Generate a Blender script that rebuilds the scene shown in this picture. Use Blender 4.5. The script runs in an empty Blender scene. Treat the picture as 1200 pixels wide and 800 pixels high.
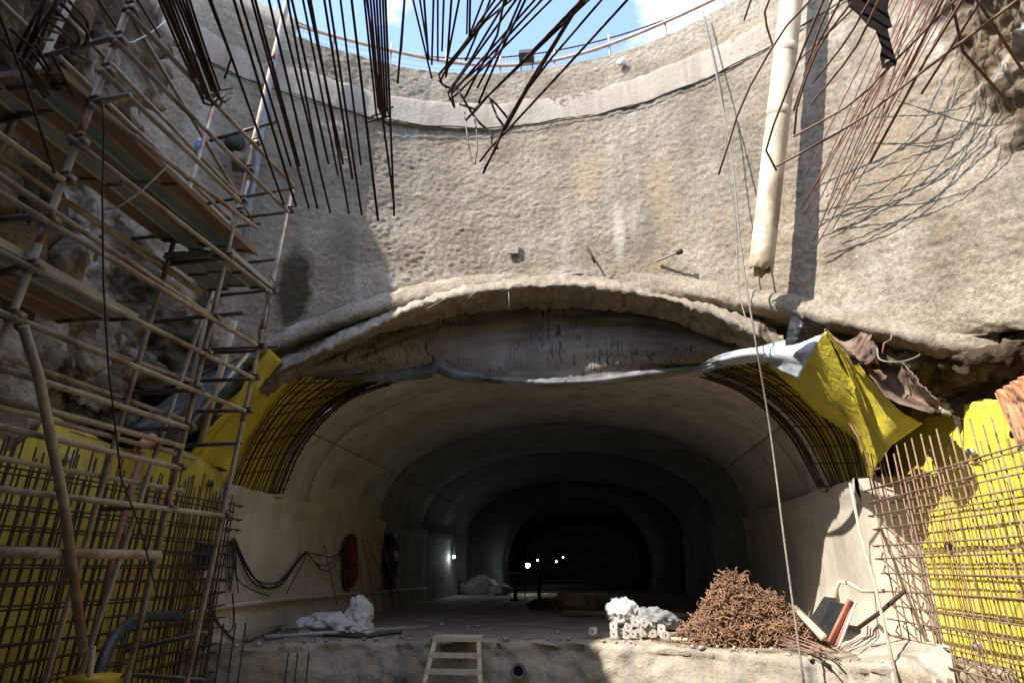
import bpy, bmesh, math, random
import numpy as np
from math import sin, cos, pi, radians, sqrt, atan, atan2, hypot
from mathutils import Vector, Matrix

random.seed(7)
rng = np.random.default_rng(11)
S = bpy.context.scene
COL = S.collection

# ------------------------------------------------------------------ camera model (pixels of the 1200x800 photo)
F = 740.0
PITCH = atan(265 / F)
YAW = atan(96 / hypot(265, F))
CZ = 3.2

def ray(px, py):
    x = px - 600; y = 400 - py
    u = y * cos(PITCH) + F * sin(PITCH); w = F * cos(PITCH) - y * sin(PITCH)
    return x * cos(YAW) - w * sin(YAW), x * sin(YAW) + w * cos(YAW), u
def pX(px, py, X):
    a, b, u = ray(px, py); t = X / a
    return Vector((X, b * t, CZ + u * t))
def pY(px, py, Y):
    a, b, u = ray(px, py); t = Y / b
    return Vector((a * t, Y, CZ + u * t))
def pZ(px, py, Z):
    a, b, u = ray(px, py); t = (Z - CZ) / u
    return Vector((a * t, b * t, Z))
CC = (-1.1, 3.45); R0 = 7.3; ZRIM = 13.2
def pC(px, py, R=R0):
    X, Y, u = ray(px, py)
    a = X * X + Y * Y; b = -(X * CC[0] + Y * CC[1]); c = CC[0] ** 2 + CC[1] ** 2 - R * R
    t = (-b + sqrt(b * b - a * c)) / a
    return Vector((X * t, Y * t, CZ + u * t))
def pD(px, py, d):
    """point at horizontal distance d from the viewer"""
    X, Y, u = ray(px, py); t = d / hypot(X, Y)
    return Vector((X * t, Y * t, CZ + u * t))

# ------------------------------------------------------------------ noise
_T = rng.random((256, 256))
def vn(x, y, s=0):
    x = np.asarray(x, float) + 17.3 * s; y = np.asarray(y, float) + 5.7 * s
    xi = np.floor(x).astype(int); yi = np.floor(y).astype(int)
    fx = x - xi; fy = y - yi
    fx = fx * fx * (3 - 2 * fx); fy = fy * fy * (3 - 2 * fy)
    g = lambda i, j: _T[i % 256, j % 256]
    a = g(xi, yi) * (1 - fx) + g(xi + 1, yi) * fx
    b = g(xi, yi + 1) * (1 - fx) + g(xi + 1, yi + 1) * fx
    return a * (1 - fy) + b * fy
def fbm(x, y, o=4, s=0):
    v = 0; a = .5; t = 0
    for k in range(o):
        v = v + a * vn(np.asarray(x) * 2 ** k, np.asarray(y) * 2 ** k, s + k); t += a; a *= .55
    return v / t

# ------------------------------------------------------------------ materials
def _mat(name):
    m = bpy.data.materials.new(name); m.use_nodes = True
    nt = m.node_tree; b = nt.nodes['Principled BSDF']
    return m, nt, b
def nnode(nt, t, **kw):
    n = nt.nodes.new(t)
    for k, v in kw.items():
        if k in n.inputs: n.inputs[k].default_value = v
        else: setattr(n, k, v)
    return n
def ramp(nt, fac, stops):
    r = nt.nodes.new('ShaderNodeValToRGB')
    e = r.color_ramp.elements
    while len(e) < len(stops): e.new(.5)
    for q, (p, c) in zip(e, stops):
        q.position = p; q.color = (*c, 1) if len(c) == 3 else c
    nt.links.new(fac, r.inputs['Fac']); return r
def mix(nt, fac, a, b, mode='MIX'):
    n = nt.nodes.new('ShaderNodeMix'); n.data_type = 'RGBA'; n.blend_type = mode
    L = nt.links
    for sock, v in ((n.inputs[0], fac), (n.inputs[6], a), (n.inputs[7], b)):
        if isinstance(v, (int, float)): sock.default_value = v
        elif isinstance(v, tuple): sock.default_value = (*v, 1)
        else: L.new(v, sock)
    return n.outputs[2]
def noise(nt, co, scale, detail=4, rough=.55, stretch=None, dist=0):
    if stretch:
        mp = nt.nodes.new('ShaderNodeMapping'); mp.inputs['Scale'].default_value = stretch
        nt.links.new(co, mp.inputs['Vector']); co = mp.outputs['Vector']
    n = nnode(nt, 'ShaderNodeTexNoise', Scale=scale, Detail=detail, Roughness=rough, Distortion=dist)
    nt.links.new(co, n.inputs['Vector']); return n.outputs['Fac']
def coords(nt): return nt.nodes.new('ShaderNodeTexCoord').outputs['Object']
def bump(nt, b, h, strength, dist):
    n = nnode(nt, 'ShaderNodeBump', Strength=strength, Distance=dist)
    nt.links.new(h, n.inputs['Height']); nt.links.new(n.outputs['Normal'], b.inputs['Normal']); return n
def pmat(name, c1, c2, scale=4, rough=.7, metal=0, bs=.3, bscale=40, bd=.01, c3=None, s3=.8, stretch=None, spec=.4, rvar=.0):
    m, nt, b = _mat(name)
    co = coords(nt)
    col = ramp(nt, noise(nt, co, scale, 6, .62, stretch), [(.32, c1), (.68, c2)]).outputs['Color']
    if c3:
        f = ramp(nt, noise(nt, co, s3, 5, .6), [(.5, (0, 0, 0)), (.64, (1, 1, 1))]).outputs['Color']
        col = mix(nt, f, col, c3)
    nt.links.new(col, b.inputs['Base Color'])
    b.inputs['Roughness'].default_value = rough; b.inputs['Metallic'].default_value = metal
    b.inputs['Specular IOR Level'].default_value = spec
    if bs: bump(nt, b, noise(nt, co, bscale, 5, .6), bs, bd)
    return m
M = {}
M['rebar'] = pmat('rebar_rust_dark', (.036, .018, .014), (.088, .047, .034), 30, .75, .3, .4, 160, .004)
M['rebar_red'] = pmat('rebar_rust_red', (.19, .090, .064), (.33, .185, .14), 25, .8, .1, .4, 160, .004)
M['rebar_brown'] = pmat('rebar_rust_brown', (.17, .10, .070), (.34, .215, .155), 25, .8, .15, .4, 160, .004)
M['offcut'] = pmat('offcut_rust', (.11, .056, .030), (.42, .245, .14), 9, .8, .1, .4, 120, .004, c3=(.16, .09, .06), s3=4)
M['tube'] = pmat('scaffold_tube_steel', (.27, .225, .18), (.46, .395, .325), 9, .65, .15, .3, 90, .003, c3=(.20, .125, .09), s3=3)
M['tube_dark'] = pmat('scaffold_tube_dark', (.10, .09, .085), (.2, .17, .15), 9, .6, .4, .3, 90, .003)
M['coupler'] = pmat('coupler_steel', (.12, .10, .085), (.26, .2, .16), 30, .6, .5, .4, 120, .004)
M['board_brown'] = pmat('board_brown', (.20, .125, .085), (.34, .235, .165), 3, .8, 0, .4, 60, .004, stretch=(8, .8, 8))
M['board_teal'] = pmat('board_teal', (.16, .215, .215), (.30, .36, .36), 3, .6, .2, .3, 60, .004, stretch=(8, .8, 8))
M['board_grey'] = pmat('board_grey', (.30, .29, .27), (.48, .46, .43), 3, .6, .2, .3, 60, .004, stretch=(8, .8, 8))
M['board_green'] = pmat('board_green', (.18, .215, .18), (.32, .36, .31), 3, .7, .1, .3, 60, .004, stretch=(8, .8, 8))
M['pvc'] = pmat('cream_plastic', (.50, .41, .275), (.72, .63, .46), 2.2, .5, 0, .15, 30, .004, c3=(.36, .28, .19), s3=2.6)
M['cable'] = pmat('cable_black', (.015, .015, .016), (.04, .04, .04), 20, .6, 0, .1, 60)
M['rope'] = pmat('cable_grey', (.15, .13, .11), (.30, .27, .23), 30, .8, 0, .3, 120, .003)
M['dark'] = pmat('dark_steel', (.030, .027, .026), (.075, .062, .055), 10, .6, .4, .3, 60)
M['bracket'] = pmat('black_rust', (.005, .004, .0035), (.016, .011, .009), 10, .9, 0, .4, 60, spec=.1)
M['greypipe'] = pmat('grey_pipe', (.13, .135, .14), (.25, .255, .26), 6, .5, .1, .1, 40)
M['white'] = pmat('white_sack', (.50, .475, .44), (.72, .70, .67), 6, .7, 0, .5, 14, .03)
M['spacer'] = pmat('white_concrete_block', (.36, .325, .27), (.60, .55, .48), 9, .85, 0, .4, 60, .004)
M['wood'] = pmat('pale_timber', (.42, .33, .23), (.62, .52, .39), 5, .8, 0, .4, 60, .004, stretch=(6, 6, .8))
M['red'] = pmat('red_cloth', (.075, .012, .013), (.14, .028, .027), 6, .75, 0, .3, 30)
M['orange'] = pmat('orange_plastic', (.42, .13, .07), (.55, .20, .11), 6, .6, 0, .1, 30)
M['blue'] = pmat('blue_plastic', (.05, .12, .35), (.08, .2, .5), 6, .5, 0, .1, 30)
M['bucket'] = pmat('yellow_plastic', (.62, .42, .02), (.74, .55, .05), 6, .5, 0, .1, 30)
M['rustsheet'] = pmat('rusty_sheet', (.10, .066, .046), (.26, .18, .13), 5, .75, .2, .4, 30, .01, c3=(.12, .07, .05), s3=2)
M['orange_sheet'] = pmat('orange_rust_sheet', (.45, .19, .09), (.60, .30, .15), 5, .8, .1, .3, 30, .01)
M['fence'] = pmat('fence_steel', (.30, .22, .18), (.45, .34, .28), 6, .6, .3, .2, 60)
M['wire'] = pmat('fence_wire', (.20, .19, .185), (.32, .31, .30), 6, .5, .3, 0)
M['glove'] = pmat('grey_cloth', (.14, .14, .145), (.30, .29, .28), 5, .8, 0, .4, 30, .02)

def mat_yellow(name='yellow_membrane', ca=(.64, .52, .045), cb=(.78, .67, .085), dt=.52):
    m, nt, b = _mat(name); co = coords(nt)
    col = ramp(nt, noise(nt, co, 1.3, 6, .6), [(.3, ca), (.7, cb)]).outputs['Color']
    dirt = ramp(nt, noise(nt, co, 2.2, 7, .68, (1, 1, .6)), [(dt, (0, 0, 0)), (dt + .26, (1, 1, 1))]).outputs['Color']
    col = mix(nt, dirt, col, (.30, .22, .06))
    spl = ramp(nt, noise(nt, co, 3.5, 9, .75), [(.60, (0, 0, 0)), (.68, (1, 1, 1))]).outputs['Color']
    col = mix(nt, mix(nt, .7, (0, 0, 0), spl), col, (.50, .46, .38))
    sx_ = nt.nodes.new('ShaderNodeSeparateXYZ'); nt.links.new(co, sx_.inputs[0])
    dv_ = nt.nodes.new('ShaderNodeMath'); dv_.operation = 'MULTIPLY_ADD'; nt.links.new(sx_.outputs['Y'], dv_.inputs[0]); dv_.inputs[1].default_value = .62; dv_.inputs[2].default_value = .13
    fr_ = nt.nodes.new('ShaderNodeMath'); fr_.operation = 'FRACT'; nt.links.new(dv_.outputs[0], fr_.inputs[0])
    seam = ramp(nt, fr_.outputs[0], [(0, (1, 1, 1)), (.02, (1, 1, 1)), (.024, (0, 0, 0))]).outputs['Color']
    col = mix(nt, mix(nt, .55, (0, 0, 0), seam), col, (.30, .235, .05))
    run = ramp(nt, noise(nt, co, 2.4, 5, .6, (2, 2, .14)), [(.58, (0, 0, 0)), (.74, (1, 1, 1))]).outputs['Color']
    col = mix(nt, mix(nt, .5, (0, 0, 0), run), col, (.33, .22, .07))
    nt.links.new(col, b.inputs['Base Color'])
    b.inputs['Roughness'].default_value = .5; b.inputs['Specular IOR Level'].default_value = .35
    bump(nt, b, noise(nt, co, 5, 6, .55, None, 1.2), .5, .05)
    return m
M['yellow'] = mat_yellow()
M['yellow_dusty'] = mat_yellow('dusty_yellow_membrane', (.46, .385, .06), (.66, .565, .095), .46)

def mat_wall():
    m, nt, b = _mat('shotcrete'); co = coords(nt)
    base = ramp(nt, noise(nt, co, 1.1, 7, .62), [(.28, (.225, .185, .140)), (.5, (.325, .28, .222)), (.74, (.42, .375, .315))]).outputs['Color']
    fine = ramp(nt, noise(nt, co, 22, 4, .7), [(.28, (.52, .50, .48)), (.72, (1.3, 1.29, 1.28))]).outputs['Color']
    col = mix(nt, 1.0, base, fine, 'MULTIPLY')
    big = ramp(nt, noise(nt, co, .33, 5, .6, (1, 1, .8)), [(.32, (.64, .62, .60)), (.66, (1.2, 1.19, 1.17))]).outputs['Color']
    col = mix(nt, 1.0, col, big, 'MULTIPLY')
    lift = ramp(nt, noise(nt, co, 2.0, 4, .5, (.25, .25, 1.3), .5), [(.35, (.86, .85, .83)), (.62, (1.06, 1.06, 1.05))]).outputs['Color']
    col = mix(nt, 1.0, col, lift, 'MULTIPLY')
    streak = ramp(nt, noise(nt, co, 1.5, 6, .6, (1.4, 1.4, .16)), [(.55, (0, 0, 0)), (.75, (1, 1, 1))]).outputs['Color']
    col = mix(nt, mix(nt, .45, (0, 0, 0), streak), col, (.52, .48, .42))
    dk = ramp(nt, noise(nt, co, 1.9, 6, .62, (1.6, 1.6, .13)), [(.56, (0, 0, 0)), (.72, (1, 1, 1))]).outputs['Color']
    col = mix(nt, mix(nt, .5, (0, 0, 0), dk), col, (.15, .125, .10))
    och = ramp(nt, noise(nt, co, .8, 6, .6, (1, 1, .45)), [(.56, (0, 0, 0)), (.74, (1, 1, 1))]).outputs['Color']
    col = mix(nt, mix(nt, .45, (0, 0, 0), och), col, (.33, .25, .16))
    def att(name):
        a = nt.nodes.new('ShaderNodeAttribute'); a.attribute_name = name; return a.outputs['Fac']
    rock = ramp(nt, noise(nt, co, 1.6, 9, .68, None, .6), [(.34, (.020, .016, .013)), (.45, (.085, .062, .043)), (.56, (.20, .155, .115)), (.68, (.40, .37, .33))]).outputs['Color']
    def edged(a, lo=.42, hi=.58):
        s = nt.nodes.new('ShaderNodeMath'); s.operation = 'ADD'
        q = nt.nodes.new('ShaderNodeMath'); q.operation = 'MULTIPLY_ADD'
        nt.links.new(noise(nt, co, 3.2, 8, .7), q.inputs[0]); q.inputs[1].default_value = .7; q.inputs[2].default_value = -.35
        nt.links.new(a, s.inputs[0]); nt.links.new(q.outputs[0], s.inputs[1])
        return ramp(nt, s.outputs[0], [(lo, (0, 0, 0)), (hi, (1, 1, 1))]).outputs['Color']
    col = mix(nt, edged(att('rock')), col, rock)
    col = mix(nt, edged(att('moss'), .4, .7), col, (.060, .048, .030))
    col = mix(nt, mix(nt, .6, (0, 0, 0), edged(att('lime'), .4, 1)), col, (.50, .465, .41))
    col = mix(nt, mix(nt, .38, (0, 0, 0), edged(att('ochre'), .3, 1)), col, (.36, .26, .14))
    col = mix(nt, mix(nt, .7, (0, 0, 0), edged(att('damp'), .3, 1)), col, (.165, .14, .115))
    nt.links.new(col, b.inputs['Base Color'])
    b.inputs['Roughness'].default_value = .93; b.inputs['Specular IOR Level'].default_value = .15
    h = mix(nt, .5, noise(nt, co, 21, 3, .62), noise(nt, co, 48, 4, .65))
    bump(nt, b, h, 1.0, .03)
    return m
M['wall'] = mat_wall()

def mat_concrete(name, c1, c2, c3, streaks=.5, bs=.35, bd=.02):
    m, nt, b = _mat(name); co = coords(nt)
    col = ramp(nt, noise(nt, co, .9, 8, .62), [(.3, c1), (.7, c2)]).outputs['Color']
    st = ramp(nt, noise(nt, co, 2.6, 6, .6, (1.2, 1.2, .12)), [(.5, (0, 0, 0)), (.72, (1, 1, 1))]).outputs['Color']
    col = mix(nt, mix(nt, streaks, (0, 0, 0), st), col, c3)
    sp = ramp(nt, noise(nt, co, 7, 8, .75), [(.62, (0, 0, 0)), (.72, (1, 1, 1))]).outputs['Color']
    col = mix(nt, mix(nt, .6, (0, 0, 0), sp), col, tuple(v * .45 for v in c1))
    nt.links.new(col, b.inputs['Base Color'])
    b.inputs['Roughness'].default_value = .85; b.inputs['Specular IOR Level'].default_value = .25
    bump(nt, b, noise(nt, co, 14, 8, .65), bs, bd)
    return m
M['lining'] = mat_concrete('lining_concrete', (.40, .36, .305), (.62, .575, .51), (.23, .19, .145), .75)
M['mid_shade_lining'] = mat_concrete('mid_shade_concrete', (.20, .18, .153), (.37, .345, .305), (.12, .105, .085), .8)  # same lining made darker; fading daylight is painted into its colour
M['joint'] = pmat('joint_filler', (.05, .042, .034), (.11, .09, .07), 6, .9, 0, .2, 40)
M['deep_shade_lining'] = mat_concrete('deep_shade_concrete', (.07, .064, .056), (.17, .16, .145), (.04, .036, .03), .8)  # darkest lining copy; the gloom far down the tunnel put into colour
M['kicker'] = mat_concrete('kicker_concrete', (.40, .345, .27), (.62, .55, .45), (.27, .21, .15), .5)
M['bench'] = mat_concrete('bench_concrete', (.21, .16, .105), (.48, .415, .33), (.22, .205, .19), .8, .9, .04)
M['floor'] = mat_concrete('dirty_floor', (.17, .13, .09), (.38, .315, .235), (.12, .088, .058), .6)
M['band'] = mat_concrete('band_concrete', (.24, .20, .155), (.40, .35, .285), (.18, .14, .10), .8, .8, .03)
M['soil'] = pmat('brown_soil', (.035, .025, .015), (.115, .084, .052), 2.4, .95, 0, .9, 9, .08, c3=(.19, .145, .085), s3=1.5, spec=.1)
M['rock'] = pmat('ochre_rock', (.10, .075, .045), (.36, .285, .19), 2.2, .95, 0, .9, 7, .10, c3=(.44, .39, .31), s3=1.7, spec=.1)
M['rock_grey'] = pmat('grey_rock', (.045, .035, .027), (.25, .205, .165), 2.6, .95, 0, .9, 8, .08, c3=(.36, .335, .30), s3=1.9, spec=.1)
M['rubble'] = pmat('pale_rubble', (.26, .22, .17), (.46, .41, .34), 3, .95, 0, .6, 20, .03)
M['ground'] = pmat('ground_earth', (.26, .225, .18), (.42, .375, .31), 1.2, .95, 0, .7, 9, .05)
def mat_film():
    m, nt, b = _mat('dark_membrane'); co = coords(nt)
    col = ramp(nt, noise(nt, co, 1.1, 6, .6), [(.3, (.14, .115, .088)), (.7, (.29, .255, .21))]).outputs['Color']
    st = ramp(nt, noise(nt, co, 5.5, 3, .5, (5, 3, .55)), [(.55, (0, 0, 0)), (.62, (1, 1, 1))]).outputs['Color']
    pt = ramp(nt, noise(nt, co, .8, 3, .5), [(.45, (0, 0, 0)), (.6, (1, 1, 1))]).outputs['Color']
    col = mix(nt, mix(nt, 1.0, st, pt, 'MULTIPLY'), col, (.018, .015, .013))
    nt.links.new(col, b.inputs['Base Color']); b.inputs['Roughness'].default_value = .6
    bump(nt, b, noise(nt, co, 4, 5, .55, None, .8), .5, .04)
    return m
M['film_dark'] = mat_film()
M['film'] = pmat('grey_film', (.33, .36, .39), (.50, .53, .56), 2.5, .35, 0, .6, 5, .03, c3=(.22, .23, .24), s3=1.2)
M['film_dull'] = pmat('dull_film', (.09, .088, .085), (.22, .22, .215), 3, .55, 0, .6, 6, .03, c3=(.07, .06, .05), s3=1.6)
M['black_film'] = pmat('black_film', (.014, .014, .016), (.04, .042, .046), 3, .45, 0, .5, 6, .04)
M['red_paint'] = pmat('red_paint', (.26, .12, .09), (.40, .2, .15), 9, .6, 0, .1, 40)
def mat_emit(name, col, s):
    m, nt, b = _mat(name)
    b.inputs['Emission Color'].default_value = (*col, 1); b.inputs['Emission Strength'].default_value = s
    co = coords(nt); nt.links.new(ramp(nt, noise(nt, co, 3), [(0, col), (1, col)]).outputs['Color'], b.inputs['Base Color'])
    return m
M['lamp'] = mat_emit('lamp_glow', (.85, 1, .92), 30)
M['lamp_small'] = mat_emit('lamp_glow_small', (.9, 1, .95), 9)

# ------------------------------------------------------------------ mesh helpers
class MB:
    def __init__(s): s.v = []; s.f = []; s.mi = []; s.m = 0
    def add(s, vs, fs):
        n = len(s.v); s.v += [tuple(v) for v in vs]; s.f += [tuple(i + n for i in f) for f in fs]; s.mi += [s.m] * len(fs)
    def tube(s, pts, r, n=6, cap=True, radii=None):
        pts = [Vector(p) for p in pts]
        if len(pts) < 2: return
        vs = []; fs = []; up = None
        for i, p in enumerate(pts):
            d = (pts[min(i + 1, len(pts) - 1)] - pts[max(i - 1, 0)]).normalized()
            if up is None:
                up = d.orthogonal().normalized()
            up = (up - d * up.dot(d)).normalized(); sd = d.cross(up)
            rr = radii[i] if radii else r
            for k in range(n):
                a = 2 * pi * k / n; vs.append(p + up * (rr * cos(a)) + sd * (rr * sin(a)))
        for i in range(len(pts) - 1):
            for k in range(n):
                k2 = (k + 1) % n; fs.append((i * n + k, i * n + k2, (i + 1) * n + k2, (i + 1) * n + k))
        if cap:
            fs.append(tuple(range(n))[::-1]); fs.append(tuple(range((len(pts) - 1) * n, len(pts) * n)))
        s.add(vs, fs)
    def box(s, c, size, mtx=None):
        hx, hy, hz = [q / 2 for q in size]
        vs = [Vector((x, y, z)) for x in (-hx, hx) for y in (-hy, hy) for z in (-hz, hz)]
        if mtx: vs = [mtx @ v for v in vs]
        c = Vector(c)
        s.add([v + c for v in vs], [(0, 1, 3, 2), (4, 6, 7, 5), (0, 4, 5, 1), (2, 3, 7, 6), (0, 2, 6, 4), (1, 5, 7, 3)])
    def grid(s, G, flip=False):
        """G: array nu x nv x 3"""
        G = np.asarray(G); nu, nv = G.shape[:2]
        i = np.arange(nu - 1)[:, None] * nv + np.arange(nv - 1)[None]
        q = np.stack([i, i + nv, i + nv + 1, i + 1], -1).reshape(-1, 4)
        if flip: q = q[:, ::-1]
        s.add(G.reshape(-1, 3).tolist(), q.tolist())
    def build(s, name, mat, parent=None, smooth=True, solid=0, bevel=0):
        me = bpy.data.meshes.new(name); me.from_pydata(s.v, [], s.f); me.update()
        mats = mat if isinstance(mat, (list, tuple)) else [mat]
        for q in mats: me.materials.append(q)
        if len(mats) > 1: me.polygons.foreach_set('material_index', s.mi)
        if smooth: me.polygons.foreach_set('use_smooth', [True] * len(me.polygons))
        o = bpy.data.objects.new(name, me); COL.objects.link(o)
        if parent is not None: o.parent = parent
        if bevel:
            b = o.modifiers.new('bevel', 'BEVEL'); b.width = bevel; b.segments = 2; b.limit_method = 'ANGLE'
        if solid:
            k = o.modifiers.new('thick', 'SOLIDIFY'); k.thickness = solid; k.offset = 0
        return o
def tag(o, label=None, cat=None, group=None, kind=None):
    if label: o['label'] = label
    if cat: o['category'] = cat
    if group: o['group'] = group
    if kind: o['kind'] = kind
    return o
def thing(name, label, cat, group=None):
    o = bpy.data.objects.new(name, None); o.empty_display_size = .1; COL.objects.link(o)
    return tag(o, label, cat, group)
def catmull(P, n):
    P = np.asarray([tuple(p) for p in P], float)
    if len(P) == 2: t = np.linspace(0, 1, n)[:, None]; return P[0] * (1 - t) + P[1] * t
    Q = np.vstack([2 * P[0] - P[1], P, 2 * P[-1] - P[-2]])
    seg = np.linalg.norm(np.diff(P, axis=0), axis=1); cum = np.r_[0, np.cumsum(seg)]; u = np.linspace(0, cum[-1], n)
    out = []
    for x in u:
        i = min(np.searchsorted(cum, x, 'right') - 1, len(P) - 2); t = (x - cum[i]) / max(seg[i], 1e-9)
        a, b, c, d = Q[i:i + 4]
        out.append(.5 * ((2 * b) + (c - a) * t + (2 * a - 5 * b + 4 * c - d) * t * t + (3 * b - a - 3 * c + d) * t ** 3))
    return np.array(out)
def loft(rows, nu, nv, amp=0, freq=2.0, seed=0, fold=0):
    rows = [catmull(r, nv) for r in rows]
    A = np.stack(rows, 0)                                    # k x nv x 3
    G = np.stack([catmull(A[:, j], nu) for j in range(nv)], 1)
    if amp:
        du = np.gradient(G, axis=0); dv = np.gradient(G, axis=1)
        N = np.cross(du, dv); N /= np.linalg.norm(N, axis=2, keepdims=True) + 1e-9
        x = np.linspace(0, freq * 3, nu)[:, None] + 0 * np.zeros((1, nv)); y = np.linspace(0, freq * 3, nv)[None] + np.zeros((nu, 1))
        h = fbm(x, y, 4, seed) - .5
        ridge = 1 - np.abs(2 * vn(x * .8 + y * .5, y * .35 - x * .2, seed + 9) - 1)
        G = G + N * ((h * amp * 2) + fold * ridge)[..., None]
    return G
def blob(mb, c, size, amp=.2, freq=1.5, seed=0, n=22, flat=None, rot=0, crease=0):
    """a rough closed lump"""
    th = np.linspace(0, 2 * pi, 2 * n, endpoint=False); ph = np.linspace(.02, pi - .02, n)
    vs = []
    for p in ph:
        for t in th:
            d = Vector((sin(p) * cos(t), sin(p) * sin(t), cos(p)))
            k = float(fbm(d.x * freq + 3 + d.z * .7, d.y * freq + 5 - d.z * .9, 4, seed)) + float(fbm(d.z * freq + 2, d.x * freq + 8, 4, seed + 3)) - 1
            r = 1 + 2 * amp * k
            if crease: r += crease * (abs(2 * float(vn(d.x * 4.3 + d.z * 2 + 9, d.y * 4.3 - d.x * 2 + 9, seed)) - 1) + .6 * abs(2 * float(vn(d.y * 8 + d.z * 5 + 20, d.x * 8 - d.z * 4 + 20, seed + 1)) - 1) - .7)
            v = Vector((d.x * size[0] * r, d.y * size[1] * r, d.z * size[2] * r))
            if flat is not None and v.z < flat: v.z = flat
            v = Matrix.Rotation(rot, 3, 'Z') @ v
            vs.append(v + Vector(c))
    m = 2 * n; fs = []
    for i in range(n - 1):
        for k in range(m):
            k2 = (k + 1) % m; fs.append((i * m + k, (i + 1) * m + k, (i + 1) * m + k2, i * m + k2))
    fs.append(tuple(range(m))); fs.append(tuple(range((n - 1) * m, n * m))[::-1])
    mb.add(vs, fs)

# ================================================================== SETTING
mb = MB()
th = np.linspace(0, 2 * pi, 97); rr = np.array([0, 2, 4, 6, 8, 11, 14])
G = np.stack([np.stack([CC[0] + r * np.cos(th), CC[1] + r * np.sin(th), .12 * (fbm(r * np.cos(th) + 9, r * np.sin(th) + 9, 3) - .5) * 1.0], -1) for r in rr], 0)
mb.grid(G, flip=True)
tag(mb.build('ground', M['ground']), kind='structure')
mb = MB()   # the land round the top of the shaft
rr = np.array([7.42, 8.2, 9.5, 12, 18, 30, 60, 150, 400])
G = np.stack([np.stack([CC[0] + r * np.cos(th), CC[1] + r * np.sin(th), ZRIM - .02 + 0 * th + (fbm(r * np.cos(th) * .1 + 9, r * np.sin(th) * .1 + 9, 3) - .5) * min(1, (r - 7.42) * .02)], -1) for r in rr], 0)
mb.grid(G, flip=True)
tag(mb.build('terrain', M['ground']), kind='structure')

# ---- shotcrete shaft wall: a displaced cylinder whose lower edge is the arch over the tunnel
def cyl_tz(px, py, R=R0):
    p = pC(px, py, R); return atan2(p.y - CC[1], p.x - CC[0]), p.z
def ang(t):           # unwrap to (-pi/2 .. 3pi/2), seam behind the camera
    return t + 2 * pi if t < -pi / 2 else t
edge_px = [(1200, 385), (1100, 398), (1000, 380), (930, 362), (850, 348), (760, 332), (680, 322), (600, 328), (480, 348), (400, 372), (330, 400), (260, 430), (190, 462)]
EU = sorted((ang(cyl_tz(*p)[0]), cyl_tz(*p)[1]) for p in edge_px)
EUt = np.array([e[0] for e in EU]); EUz = np.array([e[1] for e in EU])
def zlow(t):
    return np.interp(t, EUt, EUz)
dense = np.linspace(radians(12), radians(182), 760)
coarse1 = np.linspace(-pi / 2, radians(12), 60)[:-1]; coarse2 = np.linspace(radians(182), 3 * pi / 2, 60)[1:]
TH = np.r_[coarse1, dense, coarse2]
NV = 300
V = np.linspace(0, 1, NV)
ZL = zlow(TH)
TT = TH[:, None] + 0 * V[None]; ZZ = ZL[:, None] + (ZRIM + .02 - ZL[:, None]) * V[None]
ZZ[:, -1] += .10 * (fbm(TH * 9, TH * 0 + 3, 3) - .5)
ARC = TT * R0
disp = .12 * (fbm(ARC * .45, ZZ * .45, 3, 1) - .5) + .014 * (fbm(ARC * 3.1 + ZZ * 1.1, ZZ * 3.1 - ARC * .8, 2, 5) - .5) + .017 * (vn(ARC * 13 + ZZ * 4, ZZ * 13 - ARC * 4, 8) - .5) + .018 * (vn(ARC * 18 - ZZ * 5, ZZ * 19 + ARC * 6, 12) - .5)
stains = dict(rock=[], moss=[], lime=[], ochre=[], damp=[])
def patch(px, py, st, sz):                       # soft elliptical region round a photo point; st, sz metres
    t, z = cyl_tz(px, py); t = ang(t)
    return np.clip(1.25 - np.sqrt(((TT - t) * R0 / st) ** 2 + ((ZZ - z) / sz) ** 2), 0, 1)
def mx(*a): return np.clip(np.maximum.reduce(a), 0, 1)
rockm = mx(np.clip((TT - ang(cyl_tz(185, 330)[0])) * 5 + .5 - (ZZ - 7.6) * .6, 0, 1) * (ZZ < 12),
           np.clip((TT - ang(cyl_tz(110, 60)[0])) * 6 + .5, 0, 1),
           np.clip((ang(cyl_tz(1140, 90)[0]) - TT) * 9 + .5 + (ZZ - 9) * .25, 0, 1) * (ZZ > 7.9),
           patch(1150, 400, .5, .25))
moss = mx(patch(345, 335, .42, 1.1), patch(245, 330, .3, 1.0), patch(215, 420, .5, .9), patch(190, 240, .35, .5) * .7)
lime = mx(patch(650, 330, 1.3, .35), patch(725, 270, .16, .9), patch(235, 150, .45, 1.0) * .85, patch(240, 300, .25, .4), patch(560, 380, .3, .4) * .5, patch(1000, 360, 1.2, .3) * .6, patch(460, 330, .3, .3) * .7)
ochre = mx(patch(690, 205, .55, .9), patch(775, 230, .35, 1.2), patch(770, 310, .25, .3), patch(640, 320, 1.0, .25) * .8, patch(840, 60, 2.2, .35), patch(640, 165, .5, .3) * .6, patch(1180, 60, 1.0, 1.5) * .8)
damp = mx(patch(310, 220, 1.4, 2.4) * .75, patch(400, 290, .5, 1.0), patch(760, 270, .28, .9), patch(280, 60, 1.5, .7))
rid = lambda f, sd: 1 - np.abs(2 * fbm(ARC * f + ZZ * f * .4, ZZ * f * .8 - ARC * f * .3, 3, sd) - 1) * 2
disp = disp + rockm * (.12 * (fbm(ARC * 8, ZZ * 8, 3, 51) - .5) + .5 * (fbm(ARC * 1.1, ZZ * 1.1, 4, 21) - .5) + .18 * (rid(1.6, 31) - .5) + .16 * (fbm(ARC * 5, ZZ * 4.4, 4, 33) - .5))
rk2 = np.clip((ang(cyl_tz(1125, 60)[0]) - TT) * 5, 0, 1) * np.clip((ZZ - 8.0) * 1.2, 0, 1)
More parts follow.
